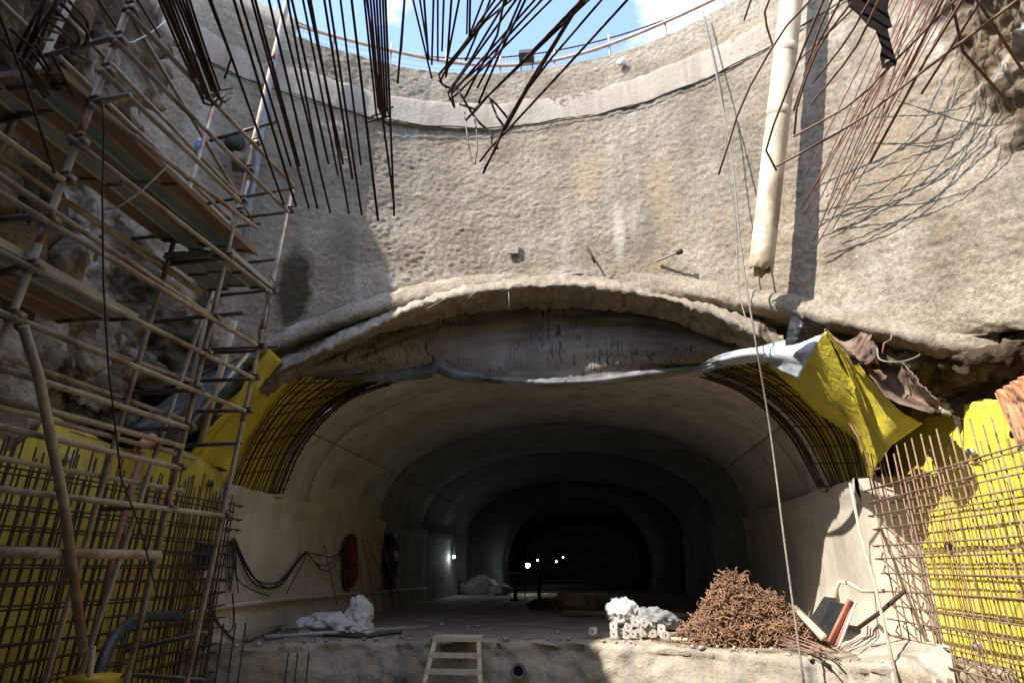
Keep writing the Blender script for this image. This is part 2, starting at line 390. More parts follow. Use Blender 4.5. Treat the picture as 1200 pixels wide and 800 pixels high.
disp = disp + rk2 * (.5 * (rid(1.0, 41) - .2) + .34 * (rid(2.4, 43) - .3) + .26 * (fbm(ARC * 6, ZZ * 6, 4, 47) - .5))
RR = R0 - disp
RR[:, 0] = R0 + .04
G = np.stack([CC[0] + RR * np.cos(TT), CC[1] + RR * np.sin(TT), ZZ], -1)
shaft = thing('shaft_wall', 'round shaft wall of rough sprayed concrete above the tunnel mouth', 'wall')
mb = MB(); mb.grid(G, flip=False)
w = mb.build('sprayed_concrete', M['wall'], shaft)
for k, arr in (('rock', rockm), ('moss', moss), ('lime', lime), ('ochre', ochre), ('damp', damp)):
    a = w.data.attributes.new(k, 'FLOAT', 'POINT'); a.data.foreach_set('value', arr.astype(np.float32).ravel())
# capping band cast round the wall
mb = MB()
prof = [(7.40, 11.78), (7.25, 11.785), (7.255, 11.79), (7.25, 11.80), (7.25, 11.82), (7.26, 12.15), (7.265, 12.36), (7.28, 12.42), (7.295, 12.455), (7.31, 12.47), (7.42, 12.5)]
tb = np.linspace(-pi / 2, 3 * pi / 2, 900)
G = np.stack([np.stack([CC[0] + (r + .07 * (fbm(tb * 22, tb * 0 + z * 5, 4, 4) - .5)) * np.cos(tb), CC[1] + r * np.sin(tb), z + .2 * (fbm(tb * 11, tb * 0 + 1 + round(z), 4) - .5)], -1) for r, z in prof], 0)
mb.grid(G, flip=True)
mb.build('ring_beam', M['band'], shaft)
# thin dark cable fixed under the band
mb = MB(); tc = np.linspace(radians(20), radians(165), 120)
mb.tube([(CC[0] + 7.22 * cos(t), CC[1] + 7.22 * sin(t), 11.74 + .02 * sin(t * 40)) for t in tc], .013, 5)
tag(mb.build('conduit', M['dark']), 'thin dark conduit running under the pale ring beam', 'conduit')

# ---- lower shaft wall (behind the yellow sheets), soffit and head wall
mb = MB()
def lowgrid(t0, t1, n):
    t = np.linspace(t0, t1, n); z = np.linspace(-.1, 1, 40)
    zz = -.1 + (zlow(t)[:, None] + .5) * np.linspace(0, 1, 40)[None]
    r = 7.95 + .5 * (fbm(t[:, None] * 8, zz * 1.1, 4, 3) - .5)
    return np.stack([CC[0] + r * np.cos(t)[:, None], CC[1] + r * np.sin(t)[:, None], zz], -1)
mb.grid(lowgrid(ang(atan2(8.6 - CC[1], -6.9 - CC[0])), 3 * pi / 2, 200))
mb.grid(lowgrid(-pi / 2, atan2(9.0 - CC[1], 5.0 - CC[0]), 160))
tag(mb.build('lower_shaft_wall', M['soil']), 'dark broken earth wall of the lower shaft behind the yellow sheets', 'wall')

XC, AW, ZS, BH = -.93, 5.05, 4.5, 2.62
FLOOR = 2.1
def arch(t, off=0.0):                 # t 0..pi from right springing over the crown to the left
    c, s_ = cos(t), sin(t)
    e = .93
    return XC + (AW + off) * math.copysign(abs(c) ** e, c), ZS + (BH + off) * abs(s_) ** e
def vault_pts(off=0.0, n=60): return [arch(pi * i / n, off) for i in range(n + 1)]
GT = [(i * pi / 72, 0.0) for i in range(73)]
for g_ in (.46, pi - .46):
    GT = [q for q in GT if abs(q[0] - g_) > .025] + [(g_ - .012, 0.0), (g_ - .003, .02), (g_ + .003, .02), (g_ + .012, 0.0)]
GT.sort()
# head wall round the lining
mb = MB(); YH = 12.05
inn = [(XC + AW + .30, -.1)] + vault_pts(.30) + [(XC - AW - .30, -.1)]
out = []
for x, z in inn:
    d = Vector((x - XC, z - 3.0)); d = d / max(abs(d.x) / 7.2, abs(d.y) / 6.8 if d.y > 0 else 1e-9)
    out.append((XC + d.x, 3.0 + d.y if z > 0 else -.1))
mb.grid(np.array([[(x, YH, z) for x, z in inn], [(x, YH, z) for x, z in out]]))
tag(mb.build('head_wall', M['soil']), 'dark earth face hidden around the back of the tunnel lining', 'wall')
for sx, lab in ((-1, 'dark earth cheek left of the tunnel recess behind the yellow sheet'), (1, 'dark earth cheek right of the tunnel recess behind the yellow sheet')):
    X = XC + sx * 6.3; mb = MB()
    mb.grid(np.array([[(X, y, z) for z in np.linspace(-.1, 8, 6)] for y in np.linspace(8.3, 12.1, 5)]))
    tag(mb.build('recess_wall', M['soil']), lab, 'wall')

# ---- tunnel lining
tun = thing('tunnel_lining', 'long cast concrete tunnel lining vanishing into darkness', 'tunnel')
YF = 11.6
ys = [YF]; off = [0.0]
yj = 13.2
while yj < 62:
    ys += [yj - .9, yj - .05, yj - .012, yj + .004, yj + .012, yj + .06, yj + .9]; off += [0, 0, .03, .03, .014, 0.014, 0]; yj += 4.8
ys.append(62); off.append(0)
N = 72
G = []
for y, o in zip(ys, off):
    wob = .012 * math.sin(y * 1.7)
    G.append([(*(lambda a_: (a_[0], y, a_[1]))(arch(t_g, o + d_g + .03 * (float(vn(t_g * 4, y * .8, 6)) - .5))),) for t_g, d_g in GT])
mb = MB(); mb.grid(np.array(G), flip=True)
# front rim of the lining, 0.42 thick
rim_in = vault_pts(0, N); rim_out = vault_pts(.42, N)
mb.grid(np.array([[(x, YF, z) for x, z in rim_in], [(x, YF + .03, z) for x, z in rim_out]]), flip=False)
mb.grid(np.array([[(x, YF + .03, z) for x, z in rim_out], [(x, YF + .8, z) for x, z in vault_pts(.5, N)]]), flip=False)
nvq = len(GT) - 1; ymid = [(ys[i] + ys[i + 1]) / 2 for i in range(len(ys) - 1)]
for i_, y_ in enumerate(ymid):
    for k in range(nvq):
        tm = (GT[k][0] + GT[k + 1][0]) / 2
        mb.mi[i_ * nvq + k] = 2 if y_ > 22.8 else 1 if y_ > 18.0 else 0  # darker copies with depth imitate light falling off
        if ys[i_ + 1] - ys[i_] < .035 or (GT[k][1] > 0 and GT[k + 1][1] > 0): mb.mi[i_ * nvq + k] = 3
mb.build('vault', [M['lining'], M['mid_shade_lining'], M['deep_shade_lining'], M['joint']], tun)
# side walls (kickers)
def kicker(x_in, sx, y0, y0b):
    mb = MB()
    zs = np.linspace(FLOOR - .4, ZS, 26); yy = np.r_[np.linspace(y0, 14, 40), np.linspace(14.3, 62, 60)]
    prof = lambda z: x_in + sx * (-.03 - .16 * max(0, (2.9 - z)) ** 1.3)
    Gk = []
    for y in yy:
        Gk.append([(prof(z) + sx * .04 * (float(vn(y * 1.3, z * 1.3, 3)) - .5), y, z) for z in zs])
    mb.grid(np.array(Gk), flip=(sx > 0))
    # end face and ledge
    xo = x_in + sx * .95
    e = [[Gk[0][i], ((Gk[0][i][0] + xo) / 2, y0 + (y0b - y0) * .5 + .02 * sin(i), zs[i]), (xo, y0b, zs[i])] for i in range(len(zs))]
    mb.grid(np.array(e), flip=(sx > 0))
    for g in Gk:
        for i_ in (-1, -2, -3):
            x_, y_, z_ = g[i_]; g[i_] = (x_ - sx * (.03 + .05 * float(fbm(y_ * 3, 2 + i_, 3))), y_, z_ + (.06 * (float(fbm(y_ * 2.4, 7, 3)) - .5) if i_ == -1 else 0))
    mb = MB(); mb.grid(np.array(Gk), flip=(sx > 0)); mb.grid(np.array(e), flip=(sx > 0))
    nz_ = len(zs) - 1
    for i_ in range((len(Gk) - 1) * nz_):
        mb.mi[i_] = 2 if yy[i_ // nz_] > 22.8 else 1 if yy[i_ // nz_] > 18 else 0  # side walls step to the same painted-shade copies with depth
    top = [[g[-1], (xo, g[-1][1] + (y0b - y0 if k == 0 else 0), ZS + .02)] for k, g in enumerate(Gk)]
    mb.grid(np.array(top), flip=(sx < 0))
    return mb
mb = kicker(XC - AW, -1, 9.98, 10.1); mb.build('side_wall', [M['kicker'], M['mid_shade_lining'], M['deep_shade_lining']], tun)
mb = kicker(XC + AW, 1, 10.45, 10.1); mb.build('side_wall', [M['kicker'], M['mid_shade_lining'], M['deep_shade_lining']], tun)
for sx, x_in in ((-1, XC - AW), (1, XC + AW)):
    for k in range(14):
        y_ = 11.4 + (k // 2) * 1.35; z_ = 3.15 if k % 2 else 4.05
        mb = MB(); mb.tube([(x_in - sx * .012, y_, z_), (x_in + sx * .06, y_, z_)], .035, 10); mb.build('tie_hole', M['cable'], tun)
mb = MB()
mb.grid(np.array([[(x, 61.9, 1.8) for x in np.linspace(-7, 5.5, 5)], [(x, 61.9, 8) for x in np.linspace(-7, 5.5, 5)]]))
mb.build('end_wall', M['lining'], tun)
# narrower ring deeper in
mb = MB(); ya, yb = 31, 33.5
A1 = [(XC + AW, FLOOR - .2)] + vault_pts(0, 40) + [(XC - AW, FLOOR - .2)]
A2 = [(-.75 + 3.55 * cos(-.52 + (pi + 1.04) * k / (len(A1) - 1)), max(FLOOR - .2, 3.35 + 3.25 * sin(-.52 + (pi + 1.04) * k / (len(A1) - 1)))) for k in range(len(A1))]
mb.grid(np.array([[(x, ya, z) for x, z in A1], [(x, ya, z) for x, z in A2], [(x, yb, z) for x, z in A2], [(x, yb, z) for x, z in A1]]))
tag(mb.build('tunnel_formwork', M['cable']), 'dark formwork ring set deep inside the tunnel', 'formwork')

# ---- tunnel floor (bench) with its broken front face
epx = [(150, 775), (240, 768), (290, 757), (360, 752), (440, 749), (520, 749), (600, 750), (700, 752), (800, 758), (900, 766), (985, 775), (1040, 786), (1120, 800)]
E3 = [pZ(a, b, FLOOR) for a, b in epx]; E3[0].x = -6.4; E3[0].y = 9.2; E3[1] = Vector((-5.75, 9.5, FLOOR)); E3[-1] = Vector((5.0, 8.6, FLOOR)); E3[-2] = Vector((3.9, 8.9, FLOOR))
C = catmull(E3, 260)
C[:, 1] += .10 * (fbm(C[:, 0] * 3, C[:, 0] * 0 + 2, 4, 2) - .5)
G = []
nz = 44
for i, (x, y, z) in enumerate(C):
    row = []
    for yb in list(np.linspace(62, 16, 8)) + list(np.linspace(15.5, y + .3, 24)):
        k = np.clip((yb - y) / .5, 0, 1)
        row.append((x if yb < 14 else x * (1 + 0), yb, FLOOR + .09 * (float(fbm(x * 1.6 + 5, yb * 1.6, 4, 6)) - .5)))
    for q in np.linspace(0, 1, 6):
        row.append((x, y + .3 * (1 - q) , FLOOR - .05 * q ** 2 + .10 * (float(fbm(x * 4 + 5, q * .6 + 3, 4, 6)) - .5)))
    for q in np.linspace(.03, 1, nz):
        zz = FLOOR - .05 - q * 2.2
        chip = .34 * max(0, .6 - q * 3.2) * float(fbm(x * 2.2, zz * 2, 3, 9))
        row.append((x, y - .06 + chip + .20 * (float(fbm(x * 4.5, zz * 4.5, 5, 4)) - .5) + (.04 if (x * .62) % 1 < .03 else 0), zz))
    G.append(row)
mb = MB(); mb.grid(np.array(G), flip=False)
nq = len(G[0]) - 1
mb.mi = [0 if (i_ % nq) > 33 else 1 for i_ in range(len(mb.f))]
tag(mb.build('tunnel_floor', [M['bench'], M['floor']]), kind='structure')

# ================================================================== BROW, MEMBRANES
def brow(pts_list, offs, name, label, mat, amp, seed, nv=260, nu=40, tap=.12, fine=.05):
    """pts_list: photo points per row; offs: radius per row, easing into the wall at both ends"""
    rows = []
    for P, (dy, r) in zip(pts_list, offs):
        row = []
        for i, (a, b) in enumerate(P):
            q = i / (len(P) - 1); k = min(1, min(q, 1 - q) / tap); k = k * k * (3 - 2 * k)
            row.append(pC(a, b + dy, 7.42 + (r - 7.42) * k if r < 7.42 else r))
        rows.append(row)
    Gb = loft(rows, nu, nv, 0)
    du = np.gradient(Gb, axis=0); dv = np.gradient(Gb, axis=1); Nn = np.cross(du, dv); Nn /= np.linalg.norm(Nn, axis=2, keepdims=True) + 1e-9
    L = np.cumsum(np.r_[0, np.linalg.norm(np.diff(Gb[nu // 2], axis=0), axis=1)])
    H = np.cumsum(np.r_[0, np.linalg.norm(np.diff(Gb[:, nv // 2], axis=0), axis=1)])
    x = L[None] + 0 * H[:, None]; y = H[:, None] + 0 * L[None]
    h = amp * (fbm(x * 1.3, y * 1.6, 4, seed) - .5) * 2 + fine * (vn(x * 12 + y * 3, y * 12 - x * 3, seed) - .5) + fine * .8 * (fbm(x * 5, y * 5, 3, seed + 2) - .5)
    Gb = Gb + Nn * h[..., None]
    mb = MB(); mb.grid(Gb)
    return tag(mb.build(name, mat), label, 'brow')
u_top = [(300, 440), (352, 416), (420, 384), (500, 348), (560, 334), (620, 327), (690, 327), (770, 340), (840, 362), (890, 386), (930, 414)]
u_mid = [(305, 456), (352, 428), (420, 399), (500, 363), (560, 348), (620, 342), (690, 342), (770, 354), (840, 377), (890, 400), (930, 426)]
u_bot = [(312, 462), (354, 436), (410, 405), (490, 377), (550, 367), (620, 361), (690, 362), (760, 370), (830, 391), (885, 413), (930, 436)]
mid2 = [((m[0] + q[0]) / 2, (m[1] + q[1]) / 2) for m, q in zip(u_mid, u_bot)]
brow([u_top, u_top, u_top, u_top, mid2, u_bot, u_bot, u_bot], [(-8, 7.42), (-1, 7.14), (4, 6.96), (9, 6.90), (0, 7.32), (0, 7.74), (-9, 8.1), (-14, 9.2)], 'shotcrete_brow', 'thick rough concrete lip arching over the tunnel mouth', M['wall'], .08, 3, fine=.07)
sh = [(215, 452), (300, 408), (380, 376), (460, 350), (540, 334), (620, 326), (690, 326)]
brow([sh] * 5, [(-12, 7.44), (-6, 7.2), (4, 7.12), (12, 7.2), (18, 7.46)], 'shotcrete_band', 'shaded shoulder band of sprayed concrete left of the arched lip', M['wall'], .03, 13, 140, 24, .3, fine=.035)
sh = [(660, 322), (740, 328), (800, 336), (860, 346), (930, 356), (1000, 373), (1060, 387), (1110, 398), (1170, 394)]
brow([sh] * 6, [(-14, 7.44), (-6, 7.14), (6, 7.04), (16, 7.16), (23, 7.42), (30, 7.8)], 'shotcrete_band', 'sunlit shoulder band of sprayed concrete right of the arched lip', M['wall'], .05, 17, 180, 30, .25, fine=.035)
so_ = [(950, 376), (1000, 388), (1045, 399), (1090, 407), (1140, 405), (1200, 386), (1260, 366)]
brow([so_] * 6, [(-8, 7.46), (10, 7.36), (28, 7.48), (44, 7.8), (62, 8.2), (84, 8.8)], 'earth_overhang', 'dark brown earth overhang above the sunlit right yellow sheet', M['soil'], .30, 23, 160, 60, .05, .10)

# dark membrane hung under the lip
m_top = [(352, 432), (410, 401), (490, 374), (550, 364), (620, 357), (690, 358), (760, 366), (830, 387), (885, 409)]
m_mid = [(350, 437), (410, 425), (480, 412), (520, 402), (560, 405), (640, 405), (720, 404), (790, 408), (850, 412)]
m_bot = [(346, 440), (410, 443), (480, 442), (514, 433), (550, 443), (640, 449), (720, 445), (790, 437), (838, 428)]
rows = [[p + Vector((0, .12, .1)) for p in [pC(a, b, 7.75) for a, b in m_top]], [pC(a, b, 7.8) for a, b in m_mid], [pY(a, b, 11.35 - .25 * abs((a - 600) / 250) ** 2) for a, b in m_bot],]
r3 = [p + Vector((0, .18, .12)) for p in rows[-1]]
rows.append(r3)
mb = MB(); mb.grid(loft(rows, 40, 150, .05, 3, 5, .05))
tag(mb.build('membrane_sheet', M['film_dark'], solid=.006), 'dark stained membrane hanging across the crown of the tunnel', 'membrane')
# bright film hem along its lower edge
mb = MB()
hx = [346, 400, 450, 500, 514, 532, 560, 620, 700, 770, 838]; ht = [437, 431, 430, 427, 419, 429, 437, 443, 441, 432, 423]; hb = [442, 445, 446, 444, 436, 445, 446, 452, 449, 440, 431]
yh_ = lambda a: 11.15 - .25 * abs((a - 600) / 250) ** 2
mb.grid(loft([[pY(x, y, yh_(x) + .05) for x, y in zip(hx, ht)], [pY(x, (y + z) / 2, yh_(x) - .05) for x, y, z in zip(hx, ht, hb)], [pY(x, z, yh_(x)) for x, z in zip(hx, hb)]], 12, 120, .02, 4, 2, .02))
tag(mb.build('membrane_strip', M['film_dull'], solid=.006), 'long grey film hem along the lower edge of the dark membrane', 'membrane')
# pale film on the right, sunlit
mb = MB()
t_ = [(818, 428), (850, 414), (900, 405), (940, 394), (968, 386)]; b_ = [(822, 437), (862, 427), (898, 424), (918, 436), (936, 444)]
rows = [[pY(a, b, y) for (a, b), y in zip(t_, (11.0, 9.8, 9.2, 8.95, 8.85))], [pY((a + c) / 2, (b + d) / 2, y) for (a, b), (c, d), y in zip(t_, b_, (11.0, 9.7, 9.1, 8.85, 8.75))], [pY(a, b, y) for (a, b), y in zip(b_, (11.0, 9.9, 9.4, 9.1, 8.95))]]
mb.grid(loft(rows, 20, 50, .025, 3, 8, .02)); tag(mb.build('membrane_strip', M['film'], solid=.006), 'pale silvery film folded over the right end of the dark membrane', 'membrane')

# yellow waterproof sheets
def ysheet(rows, nu, nv, label, amp=.04, seed=1, fold=.03, freq=3, m='yellow'):
    mb = MB(); mb.grid(loft(rows, nu, nv, amp, freq, seed, fold))
    return tag(mb.build('yellow_membrane', M[m], solid=.008), label, 'membrane')
li = [(470, 436), (400, 462), (348, 515), (318, 582)]
lm = [(350, 440), (318, 474), (288, 522), (262, 578)]
lo = [(312, 406), (276, 458), (240, 500), (206, 562)]
def LI(off=0.0): return [pY(a, b, 11.72 + off) for a, b in li]
def LMr(): return [pY(a, b, 10.75) for a, b in lm]
ysheet([LI(.0), LMr()], 20, 50, 'yellow sheet lining the left arch behind the curved bars', .03, 2, .02)
ysheet([LMr(), [pY((a + c) / 2, (b + d) / 2, y) for (a, b), (c, d), y in zip(lm, lo, (9.5, 9.7, 9.9, 10.1))], [pY(a, b, y) for (a, b), y in zip(lo, (8.25, 8.7, 9.1, 9.45))]], 24, 50, 'yellow sheet pulled up to a peak at the left end of the arch', .05, 4, .05)
ri = [(818, 428), (880, 452), (935, 500), (978, 574)]
rm = [(905, 418), (955, 448), (1003, 502), (1022, 572)]
ysheet([[pY(a, b, 11.72) for a, b in ri], [pY(a, b, 10.75) for a, b in rm]], 20, 50, 'yellow sheet lining the right arch behind the curved bars', .03, 6, .02)
# right flap: two folded facets running down to a drooping corner
fl0 = [(905, 440), (938, 444), (968, 388)]
def ruled(rows, nu, nv, label, seed):
    A = np.stack([catmull(r, nv) for r in rows], 0); k = len(rows) - 1
    G = np.concatenate([A[i][None] + (A[i + 1] - A[i])[None] * np.linspace(0, 1, nu)[:, None, None] for i in range(k)], 0)
    x = np.linspace(0, 5, G.shape[0])[:, None] + np.zeros((1, nv)); y = np.linspace(0, 5, nv)[None] + np.zeros((G.shape[0], 1))
    G = G + np.array([.3, -1, .2]) * (.07 * (fbm(x, y, 4, seed) - .5))[..., None]
    mb = MB(); mb.grid(G); return tag(mb.build('yellow_membrane', M['yellow'], solid=.008), label, 'membrane')
e0 = [pY(900, 428, 10.7), pY(952, 478, 10.75), pY(1003, 520, 10.7), pY(1020, 570, 10.5)]
e1 = [pY(968, 388, 8.95), pY(990, 440, 9.3), pY(1012, 500, 9.8), pY(1028, 545, 10.1)]
e2 = [pY(970, 388, 8.9), pY(1010, 430, 8.75), pY(1050, 476, 8.7), pY(1081, 496, 8.65)]
e3 = [pY(985, 425, 9.35), pY(1012, 470, 9.3), pY(1034, 508, 9.2), pY(1044, 522, 9.3)]
ruled([e0, e1, e3, e2], 26, 44, 'folded yellow flap draped from its peak to a drooping corner beside the rusty sheets', 7)
# left and right lower walls
yy = np.linspace(3.6, 10.0, 9)
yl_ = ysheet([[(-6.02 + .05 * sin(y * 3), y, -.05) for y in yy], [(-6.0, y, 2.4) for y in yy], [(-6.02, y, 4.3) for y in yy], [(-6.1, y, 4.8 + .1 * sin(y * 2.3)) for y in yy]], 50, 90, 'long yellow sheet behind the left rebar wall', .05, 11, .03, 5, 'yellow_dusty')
topR = [(1046, 520), (1082, 484), (1110, 480), (1150, 468), (1170, 468), (1200, 456), (1260, 445)]
tR = [pX(a, b, 4.85) for a, b in topR] + [Vector((4.85, 5.2, 5.0)), Vector((4.85, 4.2, 5.05))]
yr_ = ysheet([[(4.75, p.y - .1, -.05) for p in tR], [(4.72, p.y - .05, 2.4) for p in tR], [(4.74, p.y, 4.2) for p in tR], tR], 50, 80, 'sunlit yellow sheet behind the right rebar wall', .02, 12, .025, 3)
def fixings(sheet_, X, sx, ys_, zs_):
    for y in ys_:
        for z in zs_:
            if random.random() < .25: continue
            p_ = Vector((X, y + random.uniform(-.1, .1), z + random.uniform(-.1, .1))); mb = MB(); mb.tube([p_ - Vector((sx * .03, 0, 0)), p_ + Vector((sx * .035, 0, 0))], .045, 10); mb.build('fixing_disc', M['black_film'] if random.random() < .3 else M['film'], sheet_)
fixings(yl_, -5.98, 1, np.linspace(4.6, 9.6, 6), (2.3, 3.4, 4.45)); fixings(yr_, 4.70, -1, np.linspace(6.8, 9.4, 4), (2.3, 3.4, 4.6))
# ledge behind the yellow walls
mb = MB()
mb.grid(np.array([[(-6.1 - d, y, 4.72 + .15 * d + .2 * (float(fbm(y * 2, d * 2, 3)) - .5)) for d in np.linspace(0, 2.6, 10)] for y in np.linspace(1, 10.2, 60)]))
tag(mb.build('rock_ledge', M['soil']), 'dark earth ledge above the left yellow sheet', 'ledge')
mb = MB()
mb.grid(np.array([[(4.86 + d, y, 4.85 + .12 * d + .25 * (float(fbm(y * 2.3, d * 2, 3)) - .5)) for d in np.linspace(0, 2.6, 10)] for y in np.linspace(1, 11, 60)]), flip=True)
tag(mb.build('rock_ledge', M['soil']), 'dark earth ledge above the sunlit right yellow sheet', 'ledge')

# rock masses
def rockmass(name, label, pts, mat, seed, cat='rock', n=26):
    mb = MB()
    for i, (c, sz, amp) in enumerate(pts): blob(mb, c, sz, amp, 2.2, seed + i * 7, max(n, 44), crease=.3)
    return tag(mb.build(name, mat), label, cat)
rockmass('rock_outcrop', 'pale grey rock behind the rebar cage at the top left', [(pX(85, 50, -4.9), (.5, .75, 1.0), .6), (pX(45, 110, -4.9), (.45, .5, .5), .6)], M['rock_grey'], 80, n=40)
rockmass('void_fill', 'dark mass added for the near black void in the top left corner', [(pX(-10, 30, -5.0), (.6, .9, 1.5), .5), (pX(-70, 120, -4.9), (.6, .9, 1.8), .5)], M['soil'], 84)  # dark lumps added to paint in the near-black void of this corner
rockmass('rock_outcrop', 'dark brown rock face bulging behind the lower left scaffold', [(pX(30, 320, -6.6), (.7, 1.0, 1.1), .5), (pX(90, 420, -6.6), (.5, 1.1, .7), .55), (pX(-60, 380, -6.4), (.6, 1.0, 1.6), .5)], M['rock_grey'], 95)
mb = MB()
for k in range(60):
    a = random.random(); p = pY(1078 + 32 * a + random.uniform(-6, 6), 462 + 18 * a + random.uniform(-12, 6), 9.2 - a * .4)
    blob(mb, p, [random.uniform(.02, .055)] * 3, .3, 2, k, 5)
tag(mb.build('rubble', M['rubble']), 'pale rubble spilling beside the curled rusty sheet', 'rubble', kind='stuff')

# ================================================================== REBAR
def bar(mb, pts, r=.0125, n=6): mb.tube(pts, r, n)
# curved bars in the arch, left and right
def arch_cage(name, label, inner, mid, nh, nl, m, seed):
    t = thing(name, label, 'rebar cage')
    a = catmull([pY(x, y, 11.60) for x, y in inner], 40); b = catmull([pY(x, y, 10.62) for x, y in mid], 40)
    ctr = np.array([XC, 11, 4.0])
    pull = lambda P, d: P + (ctr - P) * np.array([d / 5, 0, d / 4])
    rnd = random.Random(seed)
    for k in range(nh):
        q = k / (nh - 1); q = q ** .9
        P = pull(a * (1 - q) + b * q, .08 + rnd.uniform(-.02, .03)); P = P + np.array([0, rnd.uniform(-.02, .02), 0])
        mb = MB(); bar(mb, P, .012); mb.build('hoop_bar', m, t)
    for k in range(7):        # dense inner layer by the lining edge
        q = .02 + .035 * k
        P = pull(a * (1 - q) + b * q, .22 + rnd.uniform(-.06, .06)); mb = MB(); bar(mb, P[2:-1], .012); mb.build('hoop_bar', m, t)
    for k in range(nl):
        j = int(2 + k * 36 / (nl - 1)); mb = MB()
        bar(mb, [pull(a[j], .10), pull(a[j] * .5 + b[j] * .5, .1) , pull(b[j], .10)], .010); mb.build('cross_bar', m, t)
    for k in range(22):
        j = int(1 + k * 38 / 21); mb = MB()
        p = pull(a[j], .08); p2 = pull(a[j] * .8 + b[j] * .2, .24); bar(mb, [p, pull(a[j], .24), p2], .006, 5); mb.build('stirrup', m, t)
    return t
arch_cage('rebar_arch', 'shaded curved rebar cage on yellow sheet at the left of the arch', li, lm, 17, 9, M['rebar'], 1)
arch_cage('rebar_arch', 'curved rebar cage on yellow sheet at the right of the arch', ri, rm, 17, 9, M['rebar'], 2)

def mat_wallcage(name, label, X, y0, y1, z1, sx, dv, dh, m, seed, lean=0.0, topvar=.25, left_out=.15, z0=.05, r=.0125):
    t = thing(name, label, 'rebar mat', 'double layers of wall reinforcement')
    rnd = random.Random(seed)
    n = int((y1 - y0) / dv)
    for k in range(n + 1):
        y = y0 + k * dv + rnd.uniform(-.03, .03); zt = z1 + rnd.uniform(-topvar, .05); mb = MB()
        j = rnd.uniform(-.015, .015)
        bar(mb, [(X + j, y, z0), (X + j, y + lean * zt * .5 + rnd.uniform(-.01, .01), zt * .5), (X + j, y + lean * zt, zt)], r)
        mb.build('vertical_bar', m, t)
    nh = int((z1 - .25 - max(z0, .5)) / dh)
    for k in range(nh + 1):
        z = max(z0, .5) + k * dh + rnd.uniform(-.03, .03); mb = MB()
        sag = rnd.uniform(-.03, .03)
        P = [(X - sx * .022, y0 - .1 + lean * z, z + rnd.uniform(-.02, .02)), (X - sx * .022, (y0 + y1) / 2 + lean * z, z + sag), (X - sx * .022, y1 + left_out + rnd.uniform(-.08, .08) + lean * z, z + rnd.uniform(-.03, .03))]
        e = P[-1]; P.append((e[0] + sx * .10, e[1] + .04, e[2] - .01))
        bar(mb, P, r); mb.build('horizontal_bar', m, t)
    return t
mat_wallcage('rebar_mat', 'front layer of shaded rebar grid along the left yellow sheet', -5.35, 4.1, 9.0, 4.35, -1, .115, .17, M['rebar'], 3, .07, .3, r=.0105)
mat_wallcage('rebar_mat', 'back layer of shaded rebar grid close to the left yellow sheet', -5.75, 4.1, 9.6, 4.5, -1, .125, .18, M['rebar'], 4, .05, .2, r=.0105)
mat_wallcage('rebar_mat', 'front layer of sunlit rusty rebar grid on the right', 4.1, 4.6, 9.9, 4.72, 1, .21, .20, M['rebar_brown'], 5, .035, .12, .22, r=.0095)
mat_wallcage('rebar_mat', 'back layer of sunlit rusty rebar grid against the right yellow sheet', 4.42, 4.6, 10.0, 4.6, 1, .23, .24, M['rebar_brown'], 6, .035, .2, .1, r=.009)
# small ladder-like starter cage at the foot of the right arch
t = thing('rebar_cage', 'small bright ladder of bars at the foot of the right arch', 'rebar cage')
la = [pY(x, y, 10.2) for x, y in ((995, 495), (1010, 520), (1020, 548), (1026, 572))]; lb = [pY(x, y, 10.0) for x, y in ((1004, 487), (1024, 515), (1036, 545), (1042, 568))]
for P in (la, lb): mb = MB(); bar(mb, P, .011); mb.build('side_bar', M['rebar_red'], t)
for q in (0, .25, .5, .75, 1):
    mb = MB(); a = catmull(la, 21)[int(q * 20)]; b = catmull(lb, 21)[int(q * 20)]; bar(mb, [a, b], .011); mb.build('rung', M['rebar_red'], t)
# light rods leaning against the lit end wall
def rod(name, label, cat, pts, r, m, n=8, group=None):
    mb = MB(); mb.tube(pts, r, n); return tag(mb.build(name, m), label, cat, group)
rod('leaning_conduit', 'thin cream conduit leaning between the lit side wall and rebar', 'conduit', [pY(996, 566, 10.0), pY(1008, 625, 9.7), pY(1024, 680, 9.4), pY(1052, 800, 8.9)], .02, M['wood'])
rod('bent_pipe', 'bent cream pipe hooked above the red tubes on the right', 'pipe', [pY(982, 705, 10.3), pY(980, 690, 10.25), pY(984, 681, 10.2), pY(995, 683, 10.1), pY(1010, 692, 9.9), pY(1036, 692, 9.6)], .028, M['pvc'])

